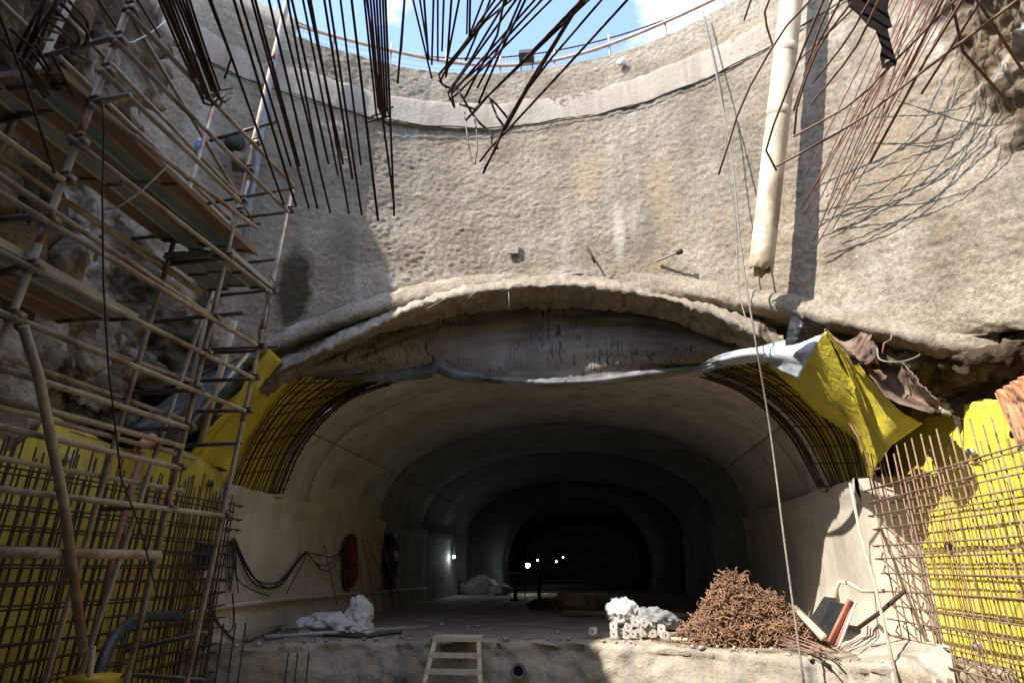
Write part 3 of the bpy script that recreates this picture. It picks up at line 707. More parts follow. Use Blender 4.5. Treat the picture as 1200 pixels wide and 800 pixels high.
# ---- bars jutting overhead from the near lining
def over(pts, d_tip=5.2, d_root=3.0, r=.0125, hook=None):
    """pts in photo pixels from the top edge to the tip; extended back past the frame to the near lining"""
    (x0, y0), (x1, y1) = pts[0], pts[-1]
    k = (-150 - y0) / max(10, (pts[1][1] - y0)); ext = (x0 + (pts[1][0] - x0) * k, -150)
    P = [ext] + list(pts); L = [0.0]
    for a, b in zip(P, P[1:]): L.append(L[-1] + hypot(a[0] - b[0], a[1] - b[1]))
    out = [pD(p[0], p[1], d_root + (d_tip - d_root) * l / L[-1]) for p, l in zip(P, L)]
    d = (out[0] - out[1]).normalized(); root = out[0] + d * 1.2
    return [root] + out
singles = [[(245, 0), (271, 68), (263, 92)], [(247, 0), (333, 240)], [(274, 0), (347, 242)], [(282, 0), (341, 195)], [(295, 0), (362, 244)], [(299, 0), (351, 195)],
 [(315, 0), (372, 244)], [(326, 0), (387, 249)], [(342, 0), (385, 192)], [(337, 0), (373, 190)], [(364, 0), (409, 250)], [(361, 0), (402, 192)], [(386, 0), (424, 252)],
 [(399, 0), (423, 193)], [(412, 0), (443, 258)], [(474, 0), (466, 98)], [(455, 80), (462, 253)],
 [(115, 0), (140, 37)], [(161, 0), (188, 44)], [(150, 3), (175, 38)], [(474, 0), (470, 60)], [(484, 0), (506, 92)], [(492, 0), (503, 70)], [(497, 0), (502, 69)], [(508, 0), (506, 76)], [(513, 0), (513, 72)],
 [(529, 0), (523, 88)], [(538, 0), (523, 76)], [(548, 0), (547, 40)], [(551, 0), (550, 48)], [(520, 0), (518, 60)], [(355, 0), (396, 205)], [(380, 0), (413, 210)], [(430, 0), (462, 240)]]
for i, P in enumerate(singles):
    mb = MB(); mb.tube(over([tuple(map(float, q)) for q in P], 5.0 + .5 * sin(i * 2.1), 3.0), .0108, 6)
    tag(mb.build('starter_bar', M['rebar']), 'single dark steel bar jutting overhead against the wall and sky', 'rebar', 'single steel bars jutting overhead')
def bundle(label, lines, m, d_tip=5.0, d_root=3.0, r=.0108, jit=.1):
    t = thing('rebar_bundle', label, 'rebar bundle', 'bundles of bars hanging overhead')
    for i, P in enumerate(lines):
        mb = MB(); mb.tube(over([tuple(map(float, q)) for q in P], d_tip + random.uniform(-jit, jit), d_root, r), r, 6); mb.build('bar', m, t)
    return t
L_ = []
for k in range(10):
    x0 = 186 + k * 4.0; x1 = 236 + k * 2.4; y1 = 116 - k * 1.2 + random.uniform(-4, 4)
    P = [(x0, 0), ((x0 + x1) / 2 + random.uniform(-1.5, 1.5), y1 / 2), (x1, y1)]
    P += [(x1 + 3, y1 + 7), (x1 + 10 + random.uniform(-3, 3), y1 + 10), (x1 + 15, y1 + 4)] if k % 2 == 0 else [(x1 + 14, y1 - 2)]
    L_.append(P)
bundle('tight bundle of hooked bars beside the top scaffold ledgers', L_, M['rebar'])
L_ = []
for k in range(7):
    x0 = 427 + k * 3.6; x1 = 441 + k * 2.2; y1 = 140 + random.uniform(-14, 8)
    P = [(x0, 0), (x1, y1)] + ([(x1 + 2, y1 + 6), (x1 - 12, y1 + 10)] if k % 3 == 0 else [(x1 + 6, y1 + 5), (x1 + 17, y1 - 1)] if k % 3 == 1 else [])
    L_.append(P)
bundle('near vertical bundle of hooked bars hanging in front of the sky', L_, M['rebar'])
z5 = lambda *q: [(470 + a / 3.637, b / 3.637) for a, b in q]
L_ = [z5((430, 0), (160, 320), (175, 360), (205, 375)), z5((490, 0), (200, 400), (228, 460)), z5((570, 0), (215, 400), (228, 455)), z5((640, 0), (240, 400), (205, 425)), z5((510, 0), (455, 130), (325, 375)), z5((400, 0), (190, 300), (165, 350), (195, 375)),
      z5((350, 0), (285, 170)), z5((450, 0), (300, 250), (200, 395)), z5((600, 0), (330, 290), (210, 390)), z5((470, 0), (360, 90), (200, 290), (190, 330)), z5((530, 0), (420, 230), (330, 440)), z5((380, 0), (350, 80), (275, 260)), z5((440, 0), (410, 150), (270, 420))]
bundle('loose slanting bundle of bars crossing the middle of the sky', L_, M['rebar'])
L_ = [z5((790, 0), (370, 410), (275, 515)), z5((780, 0), (600, 180), (360, 420), (315, 465), (250, 445)), z5((770, 0), (520, 260), (365, 415), (320, 470), (270, 450)), z5((800, 0), (560, 230), (375, 405), (300, 490)), z5((760, 20), (590, 300), (460, 500), (350, 740)), z5((740, 40), (530, 380), (430, 560)),
      z5((855, 0), (640, 250), (540, 380), (440, 560)), z5((965, 0), (700, 290), (440, 570), (390, 620), (335, 690)), z5((730, 60), (560, 330), (440, 540), (400, 640), (355, 720))]
for k in (0, 1, 2, 3): pass
bundle('thick slanting bundle of bars tied together right of the sky centre', L_, M['rebar'])
t = thing('rebar_link', 'loose crossed hook bars dangling from the tied slanting bundle', 'rebar')
for P in (z5((370, 410), (410, 450), (460, 510)), z5((300, 480), (340, 530), (390, 570), (385, 610), (415, 635)), z5((235, 370), (300, 480)), z5((380, 425), (410, 500), (440, 540))):
    mb = MB(); mb.tube([pD(a, b, 5.0) for a, b in P], .011, 6); mb.build('bar', M['rebar'], t)
rod('tie_wire', 'pale wire loop hanging below the slanting bundles', 'wire', [pD(a, b, 5.0) for a, b in z5((270, 480), (285, 600), (300, 685), (315, 700), (325, 640), (322, 560), (312, 500))], .007, M['rope'], 5)

# ---- rusty rods fanning off the upper right with shadows on the wall
tips = [(945, 205), (946, 232), (944, 250), (956, 290), (938, 245), (962, 262), (980, 243), (953, 283), (976, 268), (991, 205), (1001, 182), (986, 228), (1005, 152), (958, 215), (970, 252), (948, 262), (1012, 120), (1020, 180), (1030, 150), (1040, 100)]
t = thing('rebar_bundle', 'fan of thin red rusty rods reaching down the sunlit wall', 'rebar bundle', 'bundles of bars hanging overhead')
for i, (a, b) in enumerate(tips):
    rx = 1075 + 85 * ((i * .618) % 1); ry = -60; rt_ = 7.12; rr_ = 6.15 + .5 * ((i * .37) % 1); bw = .25 + .35 * ((i * .71) % 1)
    P = []
    for k in range(16):
        q = k / 15; P.append(pC(a + (rx - a) * q, b + (ry - b) * q, rt_ + (rr_ - rt_) * q - bw * sin(pi * q)))
    d_ = (P[-1] - P[-2]).normalized(); P.append(P[-1] + d_ * .8)
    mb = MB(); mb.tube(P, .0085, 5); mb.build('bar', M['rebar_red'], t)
t = thing('rebar_bundle', 'hooked dark bars crossing in front of the cream pipe', 'rebar bundle', 'bundles of bars hanging overhead')
for P in ([(950, 0), (915, 40), (872, 115), (855, 165), (842, 205)], [(965, 0), (940, 60), (915, 125), (900, 165), (898, 190), (910, 200)], [(1000, 0), (960, 55), (940, 105), (931, 140), (931, 158)],
          [(1010, 0), (985, 25), (935, 72)], [(1020, 0), (990, 50), (952, 98)], [(1030, 0), (1000, 60), (951, 122)], [(985, 0), (955, 60), (940, 100), (930, 130)], [(1060, 60), (1000, 120), (930, 160)], [(1060, 100), (1000, 145), (910, 195)],
          [(902, 0), (896, 20), (906, 55)], [(880, 0), (872, 24)], [(975, 0), (958, 40), (942, 90)]):
    P = [tuple(map(float, q)) for q in P]
    mb = MB(); mb.tube(catmull(over(P, 6.0, 3.6), 16), .011, 6); mb.build('bar', M['rebar_brown'], t)
t = thing('rebar_bundle', 'straight dark bars crossing the ochre rock at the top right', 'rebar bundle', 'bundles of bars hanging overhead')
for P in ([(1145, 0), (1200, 85)], [(1115, 0), (1128, 60), (1190, 130)], [(1150, 0), (1080, 110)], [(1128, 0), (1085, 70), (1020, 190)], [(1105, 0), (1060, 90)]):
    P = [tuple(map(float, q)) for q in P]
    mb = MB(); mb.tube(over(P, 6.0, 4.2), .012, 6); mb.build('bar', M['rebar_red'], t)
# pale wires curling at the rim of that group
t = thing('steel_bracket', 'dark steel bracket with a drilled tongue hanging at top right', 'bracket')
def plate(pts, th, m, parent, name):
    mb = MB(); n = len(pts); P = [Vector(p) for p in pts]; d = Vector(ray(1030, 40)).normalized() * th
    mb.add(P + [p + d for p in P], [tuple(range(n)), tuple(range(2 * n - 1, n - 1, -1))] + [(i, i + n, (i + 1) % n + n, (i + 1) % n) for i in range(n)])
    return mb.build(name, m, parent, smooth=False)
pd = lambda a, b: pD(a, b, 5.2)
plate([pd(*q) for q in ((990, -30), (1048, -30), (1040, 12), (1046, 32), (1030, 38), (1018, 32), (1006, 18), (994, 8))], .10, M['bracket'], t, 'bracket_body')
plate([pd(*q) for q in ((1026, 36), (1040, 33), (1044, 50), (1051, 74), (1050, 77), (1034, 81), (1031, 66), (1033, 56))], .05, M['bracket'], t, 'tongue')
mb = MB(); mb.tube([pd(1040, 73) - Vector(ray(1040, 73)).normalized() * .01, pd(1040, 73) + Vector(ray(1040, 73)).normalized() * .02], .022, 12); mb.build('bolt', M['rope'], t)

# rebar cage at top left corner
t = thing('rebar_cage', 'tangled rusty cage of hooked bars at the top left corner', 'rebar cage')
zz1 = lambda *q: [(a / 5.333, b / 5.333) for a, b in q]
for P in (zz1((270, 0), (100, 340)), zz1((290, 0), (150, 360)), zz1((350, 0), (130, 390)), zz1((365, 0), (190, 380), (140, 430)), zz1((60, 180), (270, 370), (330, 510), (350, 540)), zz1((150, 400), (300, 590)), zz1((170, 380), (290, 540), (370, 560)),
          zz1((200, 320), (350, 530)), zz1((220, 280), (350, 500)), zz1((300, 130), (440, 240), (460, 290)), zz1((350, 70), (480, 200), (490, 270), (440, 290)), zz1((380, 20), (530, 180), (550, 240), (520, 290)), zz1((430, 10), (540, 130), (545, 240)),
          zz1((330, 350), (450, 590)), zz1((120, 360), (280, 610)), zz1((240, 240), (330, 250)), zz1((280, 180), (380, 210)), zz1((310, 100), (400, 130)), zz1((450, 330), (570, 390)), zz1((10, 250), (130, 380))):
    P = [tuple(map(float, q)) for q in P]
    mb = MB(); q = [pD(a, b, 3.9 + .4 * i / len(P)) for i, (a, b) in enumerate(P)]; mb.tube(catmull(q, 10) if len(q) > 2 else q, .0105, 5); mb.build('bar', M['rebar'], t)

# ================================================================== SCAFFOLD
sc_ = thing('scaffold_tower', 'tall leaning scaffold tower of steel tubes along the left side', 'scaffold')
XI, XO = -3.0, -3.6
RT = .0185
def ext(a, b, z0, z1):
    d = b - a; return [a + d * ((z0 - a.z) / d.z), a + d * ((z1 - a.z) / d.z)]
def tubep(name, P, m=None, r=RT):
    mb = MB(); mb.tube(P, r, 10); return mb.build(name, m or M['tube'], sc_)
stA = ext(pX(10, 380, XI), pX(150, 10, XI), .03, 6.95); stB = ext(pX(150, 790, XI), pX(336, 0, XI), .03, 9.6); stC = ext(pX(240, 700, XI), pX(341, 230, XI), .03, 6.95)
stA2 = ext(pX(19, 135, XO), pX(81, 6, XO), .03, 7.4); stB2 = ext(pX(140, 500, XO), pX(206, 275, XO), .03, 7.7); stC2 = ext(pX(188, 515, XO), pX(246, 345, XO), .03, 7.2)
ST = [stA, stB, stC, stA2, stB2, stC2]
STO = [tubep('standard', s_, M['tube'], .0205) for s_ in ST]
led = [((150, 14), (344, 218)), ((135, 48), (338, 248)), ((118, 82), (281, 236)), ((106, 122), (302, 268)), ((80, 160), (318, 343)), ((-30, 138), (74, 211)), ((-40, 203), (300, 404)), ((-40, 276), (297, 443)), ((-40, 350), (287, 481)),
       ((-40, 418), (220, 501)), ((-40, 490), (210, 548)), ((-40, 568), (262, 604))]
for a, b in led: tubep('ledger', [pX(*a, XI + .05), pX(*b, XI + .05)])
tubep('ledger', [pX(-40, 646, XI + .07), pX(186, 650, XI + .07)], M['tube'], .030)
for a, b in (((-30, 168), (192, 308)), ((-30, 462), (200, 518)), ((60, 390), (235, 450)), ((192, 310), (250, 352)), ((-30, 300), (110, 372))): tubep('ledger', [pX(*a, XO - .05), pX(*b, XO - .05)])
for k, (a, b) in enumerate(led):
    if k in (0, 1, 3, 4, 8, 9, 10):
        za = pX(*b, XI).z - .06; tubep('ledger', [Vector((XO - .04, 2.0, za)), Vector((XO - .04, 5.5 - .1 * (k % 3), za + .02))])
for q0, q1 in (((150, 14), (302, 268)), ((300, 404), (220, 501))): tubep('brace', [pX(*q0, XO - .09), pX(*q1, XO - .09)])
for a, b in (((-40, 180), (250, 372)), ((-40, 455), (214, 523))): tubep('ledger', [pX(*a, XI + .03), pX(*b, XI + .03)])
trs = [((53, 66), (132, 45)), ((0, 141), (108, 119)), ((242, 239), (345, 220)), ((282, 255), (333, 249)), ((155, 280), (305, 262)), ((196, 310), (269, 302)), ((257, 346), (313, 340)), ((177, 377), (285, 367)), ((244, 409), (327, 406)), ((245, 413), (302, 411)),
       ((153, 460), (232, 457)), ((235, 446), (298, 444)), ((230, 482), (287, 481)), ((140, 503), (221, 502)), ((217, 522), (283, 519)), ((-10, 258), (60, 252)), ((112, 597), (200, 592)), ((147, 762), (242, 741)), ((150, 790), (240, 797)), ((246, 165), (326, 142)), ((270, 310), (328, 303)), ((0, 320), (25, 312))]
for l, r_ in trs:
    R_ = pX(*r_, XI - .05); Lf = pY(*l, R_.y); tubep('transom', [Lf, R_], M['tube_dark'], .019)
R_ = pX(106, 121, XI); tubep('transom', [R_, pY(153, 112, R_.y)], M['tube'], .023)
tubep('brace', [pX(27, 382, XI + .12), pX(45, 440, XI + .12), pX(75, 590, XI + .12), pX(98, 765, XI + .12)], M['tube'], .026)
def segdist(p, s_): a, b = s_; d = (b - a); t_ = max(0, min(1, (p - a).dot(d) / d.length_squared)); q = a + d * t_; return q, (p - q).length
# couplers where ledgers meet standards
for a, b in led:
    A_, B_ = pX(*a, XI), pX(*b, XI)
    for si, s_ in enumerate(ST[:3]):
        best = min(((segdist(A_ + (B_ - A_) * k / 60, s_)) for k in range(61)), key=lambda v: v[1])
        if best[1] < .05:
            d = (s_[1] - s_[0]).normalized(); mb = MB()
            mb.tube([best[0] - d * .026, best[0] + d * .026], .030, 10); mb.box(best[0] + Vector((.045, 0, 0)), (.045, .05, .045)); mb.tube([best[0] + Vector((.03, -.05, .01)), best[0] + Vector((.09, -.06, .01))], .012, 6)
            mb.build('coupler', M['coupler'], STO[si])
for si, zs_ in enumerate(((4.9, 5.7, 6.4), (3.6, 4.7, 8.0), (4.4, 5.3))):
    s_ = ST[si]
    for z in zs_:
        q = ext(s_[0], s_[1], z, z + .10); mb = MB(); mb.tube(q, .0217, 10); mb.build('paint_mark', M['red_paint'], STO[si])
def deck(corners_near, corners_far, cols, z_off, labelroot, th=.045):
    """boards laid side by side; corners: (inner, outer) points near and far"""
    n = len(cols)
    for k, (m, lab) in enumerate(cols):
        def lerp(a, b, q): return a * (1 - q) + b * q
        q0, q1 = (k + .03) / n, (k + .95) / n
        a0, a1 = lerp(*corners_near, q0), lerp(*corners_near, q1); b0, b1 = lerp(*corners_far, q0), lerp(*corners_far, q1)
        jb = random.uniform(-.05, .12); b0 = b0 + (b0 - a0).normalized() * jb; b1 = b1 + (b1 - a1).normalized() * jb
        up = Vector((0, 0, th)); o = Vector((0, 0, z_off + random.uniform(0, .006)))
        vs = [a0 + o, a1 + o, b1 + o, b0 + o]; vs = vs + [v + up for v in vs]
        mb = MB(); mb.add(vs, [(3, 2, 1, 0), (4, 5, 6, 7), (0, 1, 5, 4), (1, 2, 6, 5), (2, 3, 7, 6), (3, 0, 4, 7)])
        # turned down lips make the underside read as a pressed board
        for aa, bb in ((a0, b0), (a1, b1)):
            mb.tube([aa + o, bb + o], .012, 6)
        bo = mb.build('scaffold_board', M[m], None, False); mb = MB()
        for qq in (.04, .5, .97):
            e0_ = a0 * (1 - qq) + b0 * qq + o; e1_ = a1 * (1 - qq) + b1 * qq + o; mb.tube([e0_ - up * .15, e1_ - up * .15], .014, 4)
            mb.build('batten', M['tube'] if k % 2 else M['coupler'], bo); mb = MB()
        tag(bo, lab, 'board', 'boards laid on the scaffold')
zi = pX(106, 124, XI).z
n_ = (Vector((XI - .0, 2.62, zi)), Vector((XO - .12, 2.62, zi))); f_ = (Vector((XI - .0, 4.95, zi)), Vector((XO - .10, 4.62, zi)))
deck(n_, f_, [('board_brown', 'brown board on the inner edge of the upper scaffold deck'), ('board_teal', 'blue grey board second from the inner edge of the upper deck'), ('board_brown', 'brown board in the middle of the upper scaffold deck'), ('board_grey', 'pale grey board second from the wall on the upper deck'), ('board_brown', 'dark brown board nearest the wall on the upper deck')], .03, '')
z2 = pX(268, 300, XI).z
deck((Vector((XI + .02, pX(268, 302, XI).y, z2)), Vector((XO - .02, pX(268, 302, XI).y, z2))), (Vector((XI + .02, pX(313, 338, XI).y + .05, z2)), Vector((XO - .02, pX(313, 338, XI).y, z2))),
     [('board_grey', 'short pale board on the lit edge of the small far deck'), ('board_green', 'short greenish board in the middle of the small far deck'), ('board_green', 'short greenish board nearest the wall on the small far deck')], .03, '')
z3 = pX(100, 345, XI).z
deck((Vector((XI - .03, 2.2, z3)), Vector((XO, 2.2, z3))), (Vector((XI - .03, pX(168, 380, XI).y, z3)), Vector((XO, pX(168, 380, XI).y, z3))),
     [('board_grey', 'grey edge board on the lower left scaffold deck'), ('board_brown', 'brown board in the middle of the lower left deck'), ('board_brown', 'brown board nearest the wall on the lower left deck')], .03, '')

rod('hanging_cable', 'thin black cable hanging down the front of the scaffold', 'cable', [pX(119, 118, XI + .15), pX(122, 150, XI + .15), pX(120, 230, XI + .15), pX(121, 330, XI + .15), pX(127, 430, XI + .15), pX(135, 500, XI + .15), pX(142, 560, XI + .15), pX(165, 620, XI + .15), pX(185, 700, XI + .15)], .0055, M['cable'], 6)
rod('hanging_cable', 'slack grey rope crossing under the upper scaffold deck', 'rope', [pX(121, 246, XI + .1), pX(140, 242, XI + .1), pX(165, 225, XI + .1), pX(195, 196, XI + .1)], .007, M['rope'], 6)
rod('hanging_cable', 'long thin wire sloping past the top left of the scaffold', 'wire', [pX(-5, 5, XI + .1), pX(8, 40, XI + .1), pX(25, 85, XI + .1), pX(45, 145, XI + .1), pX(64, 203, XI + .1)], .008, M['rebar'], 6)
rod('hanging_cable', 'pale cord tied from the scaffold top to the wall', 'cord', [pX(140, 50, XI), pX(155, 50, XI - .2), pX(175, 40, XI - .5), pX(196, 24, XI - .8)], .006, M['wire'], 6)
rod('rope_loop', 'pale rope loop knotted to the far scaffold post', 'rope', [pX(a, b, XI + .06) for a, b in ((316, 322), (322, 332), (314, 345), (316, 360), (312, 385), (305, 400), (303, 388), (308, 370), (314, 352), (310, 335))], .008, M['rope'], 6)

# tall grey pipe and things on the left shaft wall
rod('drain_pipe', 'tall blue grey pipe running down the shaft wall behind the scaffold', 'pipe', [pC(339, -10, 7.1), pC(316, 97, 7.1), pC(303, 182, 7.1), pC(291, 250, 7.1), pC(282, 310, 7.1)], .06, M['greypipe'], 14)
t = thing('work_light', 'round grey lamp head bracketed to the shaft wall behind the scaffold', 'lamp')
c0 = pC(276, 168, 6.9); ax = Vector((.35, -.8, -.35)).normalized(); mb = MB(); mb.tube([c0 - ax * .18, c0 - ax * .05, c0 + ax * .04, c0 + ax * .06], .2, 20, radii=[.08, .19, .22, .21]); mb.build('lamp_head', M['glove'], t)
mb = MB(); mb.tube([c0 + ax * .061, c0 + ax * .066], .17, 20); mb.build('lens', M['dark'], t)
mb = MB(); mb.box(c0 + Vector((.1, .12, -.32)), (.3, .3, .22), Matrix.Rotation(.5, 3, 'Z')); mb.tube([c0 - ax * .1, c0 + Vector((.1, .2, -.25))], .03, 8); mb.build('bracket', M['rustsheet'], t)
t = thing('bottle', 'small blue and white bottle hung on the left shaft wall', 'bottle')
c0 = pC(232, 172, 7.0); mb = MB(); mb.tube([c0 + Vector((0, 0, -.10)), c0 + Vector((0, 0, .05)), c0 + Vector((0, 0, .09))], .05, 12, radii=[.05, .05, .02]); mb.build('body', M['blue'], t)
mb = MB(); mb.tube([c0 + Vector((0, 0, .09)), c0 + Vector((0, 0, .15))], .035, 10); mb.build('cap', M['white'], t)

# planks, dark membrane roll above left yellow sheet
mb = MB(); rows = [[pX(a, b, -5.9) for a, b in ((150, 505), (195, 470), (240, 440), (285, 412))], [pX(a, b, -5.6) for a, b in ((160, 512), (205, 492), (245, 470), (290, 425))], [pX(a, b, -5.75) for a, b in ((165, 525), (215, 512), (250, 492), (280, 470))]]
mb.grid(loft(rows, 20, 40, .08, 3, 3, .06)); tag(mb.build('membrane_sheet', M['black_film'], solid=.01), 'black sheet folded on the ledge left of the yellow peak', 'membrane')
for (a, b, w_, lab) in (((262, 295), (205, 545), .045, 'pinkish timber prop leaning behind the middle scaffold posts'), ((275, 375), (235, 520), .04, 'short timber prop leaning beside the black folded sheet')):
    rod('timber_prop', lab, 'prop', [pX(*a, -4.2), pX(*b, -4.6)], w_, M['wood'], 4)
rod('standpipe', 'rusty red standpipe among the left rebar', 'pipe', [pX(166, 530, -5.1), pX(150, 590, -5.1), pX(134, 640, -5.1), pX(120, 710, -5.1)], .035, M['rebar_red'], 12)
t = thing('pipe_mouth', 'orange pipe mouth at the top of the left rebar', 'pipe')
c0 = pX(170, 517, -5.1); mb = MB(); mb.tube([c0 + Vector((0, -.1, -.08)), c0 + Vector((0, .12, .04))], .1, 14, radii=[.045, .085], cap=False); mb.build('funnel', M['orange'], t)

# ================================================================== RIGHT SIDE OBJECTS
def hollow_pipe(mb, P, r, n=24, wall=.02):
    mb.tube(P, r, n, cap=False)
t = thing('drop_pipe', 'long cream plastic pipe hanging down the sunlit shaft wall', 'pipe')
p_bot = pC(891, 322, 6.62); p_top = pC(934, -60, 6.78); d = (p_bot - p_top).normalized()
mb = MB(); PIPE_R = .168
n = 28; up = d.orthogonal().normalized(); sd = d.cross(up); Lp = (p_bot - p_top).length
vs = []; fs = []
rings = 30
for i in range(rings + 1):
    for k in range(n):
        a = 2 * pi * k / n; q = i / rings
        e = 0
        if i == rings: e = .10 * (float(vn(k * .7, 3.2, 2)) - .5) * 2 - .05 + (.22 if 4 < k < 9 else 0) * -1
        bow = .05 * sin(q * pi)
        vs.append(p_top + d * (Lp * q + e) + up * (PIPE_R * cos(a)) + sd * (PIPE_R * sin(a) + bow * 0))
for i in range(rings):
    for k in range(n):
        k2 = (k + 1) % n; fs.append((i * n + k, i * n + k2, (i + 1) * n + k2, (i + 1) * n + k))
mb.add(vs, fs); mb.build('pipe_run', M['pvc'], t, solid=.018)
for px, py in ((921, 60), (913, 135)):
    q = pC(px, py, 6.7); k = (q - p_top).dot(d); q = p_top + d * k; mb = MB(); mb.tube([q - d * .09, q - d * .08, q + d * .08, q + d * .09], .18, 28, cap=False, radii=[.170, .18, .18, .170]); mb.build('collar', M['pvc'], t)
# hanging rope/cable right of centre
cab = [pC(823, 12, 7.1), pC(840, 90, 6.95), pC(858, 190, 6.8), pC(868, 290, 6.6), pC(883, 385, 6.45), pY(902, 500, 9.35), pY(920, 640, 9.2), pY(942, 800, 8.95)]
rod('hanging_rope', 'long grey rope hanging from the rim past the tunnel mouth', 'rope', [tuple(v) for v in catmull(cab, 50)], .014, M['rope'], 6)
cab = [pC(824, 12, 7.1), pC(846, 110, 6.98), pC(852, 190, 6.9), pC(862, 260, 6.9), pC(866, 340, 6.75), pC(880, 392, 6.5)]
rod('hanging_rope', 'second thinner strand beside the long rope on the sunlit wall', 'rope', [tuple(v) for v in catmull(cab, 30)], .010, M['rope'], 6)
# curled rusty sheets
def sheet(name, label, rows, m, nu=24, nv=30, amp=.02, seed=1, fold=0, solid=.01, cat='sheet'):
    mb = MB(); mb.grid(loft(rows, nu, nv, amp, 3, seed, fold)); return tag(mb.build(name, M[m], solid=solid), label, cat)
pYs = lambda a, b, y: pY(a, b, y - .95)
sheet('curled_sheet', 'dark film standing in a pointed fold left of the rusty sheets', [[pYs(920, 405, 9.7), pYs(925, 380, 9.6), pYs(929, 362, 9.5)], [pYs(936, 402, 9.5), pYs(942, 385, 9.4), pYs(945, 372, 9.35)], [pYs(966, 390, 9.75), pYs(966, 385, 9.7), pYs(968, 382, 9.65)]], 'black_film', amp=.03)
sheet('curled_sheet', 'rusty sheet curled like a gutter above the yellow flap', [[pYs(966, 385, 9.75), pYs(978, 400, 9.6), pYs(1000, 428, 9.5)], [pYs(985, 398, 9.5), pYs(995, 412, 9.3), pYs(1012, 428, 9.25)], [pYs(1000, 396, 9.45), pYs(1010, 410, 9.3), pYs(1026, 420, 9.25)], [pYs(1016, 378, 9.6), pYs(1024, 395, 9.45), pYs(1030, 410, 9.4)]], 'rustsheet', amp=.03, seed=4, fold=.04)
sheet('curled_sheet', 'brown half pipe sheet curving down to the drooping corner', [[pYs(1014, 425, 9.4), pYs(1040, 462, 9.2), pYs(1092, 484, 9.0)], [pYs(1028, 432, 9.9), pYs(1055, 458, 9.7), pYs(1098, 478, 9.3)], [pYs(1048, 425, 9.75), pYs(1066, 450, 9.5), pYs(1100, 474, 9.1)], [pYs(1056, 424, 9.3), pYs(1075, 448, 9.15), pYs(1097, 470, 8.95)]], 'rustsheet', amp=.03, seed=6, fold=.03)
rod('bent_wire', 'pale bent wires sticking out above the curled sheets', 'wire', [tuple(v) for v in catmull([pYs(1028, 408, 9.3), pYs(1030, 420, 9.2), pYs(1042, 424, 9.1), pYs(1060, 423, 9.1), pYs(1076, 417, 9.2), pYs(1080, 410, 9.3), pYs(1068, 408, 9.35)], 24)], .011, M['rope'], 6)
rod('bent_wire', 'short rusty hook sticking up beside the pale bent wire', 'wire', [pYs(1034, 414, 9.3), pYs(1036, 402, 9.3), pYs(1044, 398, 9.25), pYs(1046, 388, 9.3), pYs(1040, 384, 9.3)], .011, M['rebar_red'], 6)
# orange corrugated sheet on the far right
X_ = 4.7; a = pX(1178, 446, X_); b = pX(1200, 432, X_)
mb = MB(); G = []
for i in range(40):
    q = i / 39; y = a.y + (6.35 - a.y) * q; G.append([(X_ - .05 + .035 * sin(q * 55), y + .02 * j, 4.45 + j * .08 + .1 * q) for j in range(9)])
mb.grid(np.array(G)); tag(mb.build('corrugated_sheet', M['orange_sheet'], solid=.006), 'orange rusty corrugated sheet at the right edge', 'sheet')
# panels and tubes leaning at the right of the tunnel floor
def leanbox(name, label, cat, foot, top, w_, th, m):
    a, b = Vector(foot), Vector(top); d = (b - a); L = d.length; z = d.normalized(); x = Vector((0, 1, 0)); x = (x - z * x.dot(z)).normalized(); y = z.cross(x)
    R = Matrix((x, y, z)).transposed(); mb = MB(); mb.box((a + b) / 2, (w_, th, L), R); return tag(mb.build(name, M[m], None, False, bevel=.006), label, cat)
leanbox('black_panel', 'black panel leaning on the right tunnel wall', 'panel', pY(962, 750, 11.2) , pY(982, 706, 11.2), .6, .04, 'black_film')
leanbox('grey_panel', 'grey panel leaning behind the black panel on the right', 'panel', pY(950, 740, 11.8), pY(975, 700, 11.8), .7, .03, 'dark')
for k, (m, lab) in enumerate((('orange', 'orange tube leaning nearest the black panel'), ('red', 'dark red tube leaning between two orange tubes'), ('orange', 'orange tube leaning nearest the lit wall'))):
    rod('leaning_tube', lab, 'tube', [pY(970 + k * 5, 754 + k, 10.5 - .1 * k), pY(995 + k * 3.2, 702 + k * 2, 10.6 - .1 * k)], .024, M[m], 10, 'tubes leaning on the right wall')
rod('pale_tube', 'thin pale tube leaning right of the orange tubes', 'tube', [pY(983, 757, 10.1), pY(1003, 705, 10.3)], .018, M['white'], 8)
rod('rusty_bar', 'rusty bar poking out of the right rebar towards the tunnel', 'bar', [pY(1006, 735, 10.0), pY(1030, 718, 9.7), pY(1060, 692, 9.3)], .028, M['rebar'], 8)

# wall anchors
t = thing('wall_anchor', 'bolt and pale plate jutting from the sunlit wall above the lip', 'anchor', 'anchors in the shaft wall')
a = pC(770, 306, 7.2); b = pC(797, 295, 6.95); mb = MB(); mb.tube([a, b], .02, 8); mb.build('rod', M['rope'], t); mb = MB(); mb.tube([b - (b - a).normalized() * .05, b + (b - a).normalized() * .03], .045, 8); mb.build('nut', M['dark'], t)
rod('wall_anchor', 'short dark hook in the wall below the pale stain', 'anchor', [pC(688, 290, 7.3), pC(692, 298, 7.1), pC(697, 308, 7.1)], .02, M['dark'], 6, 'anchors in the shaft wall')
mb = MB(); c0 = pC(601, 291, 7.22); mb.box(c0, (.22, .04, .24)); tag(mb.build('wall_plate', M['band'], None, False, bevel=.01), 'small square plate set in the wall above the lip', 'plate')
for a, b, lab in (((596, 342), (597, 362), 'short pale wire hanging from the middle of the concrete lip'), ((500, 362), (522, 350), 'pale wire stub poking from the left of the concrete lip'), ((548, 350), (558, 342), 'smallest wire stub on the concrete lip')):
    rod('wire_stub', lab, 'wire', [pC(*a, 6.85), pC(*b, 6.88)], .009, M['rope'], 5)
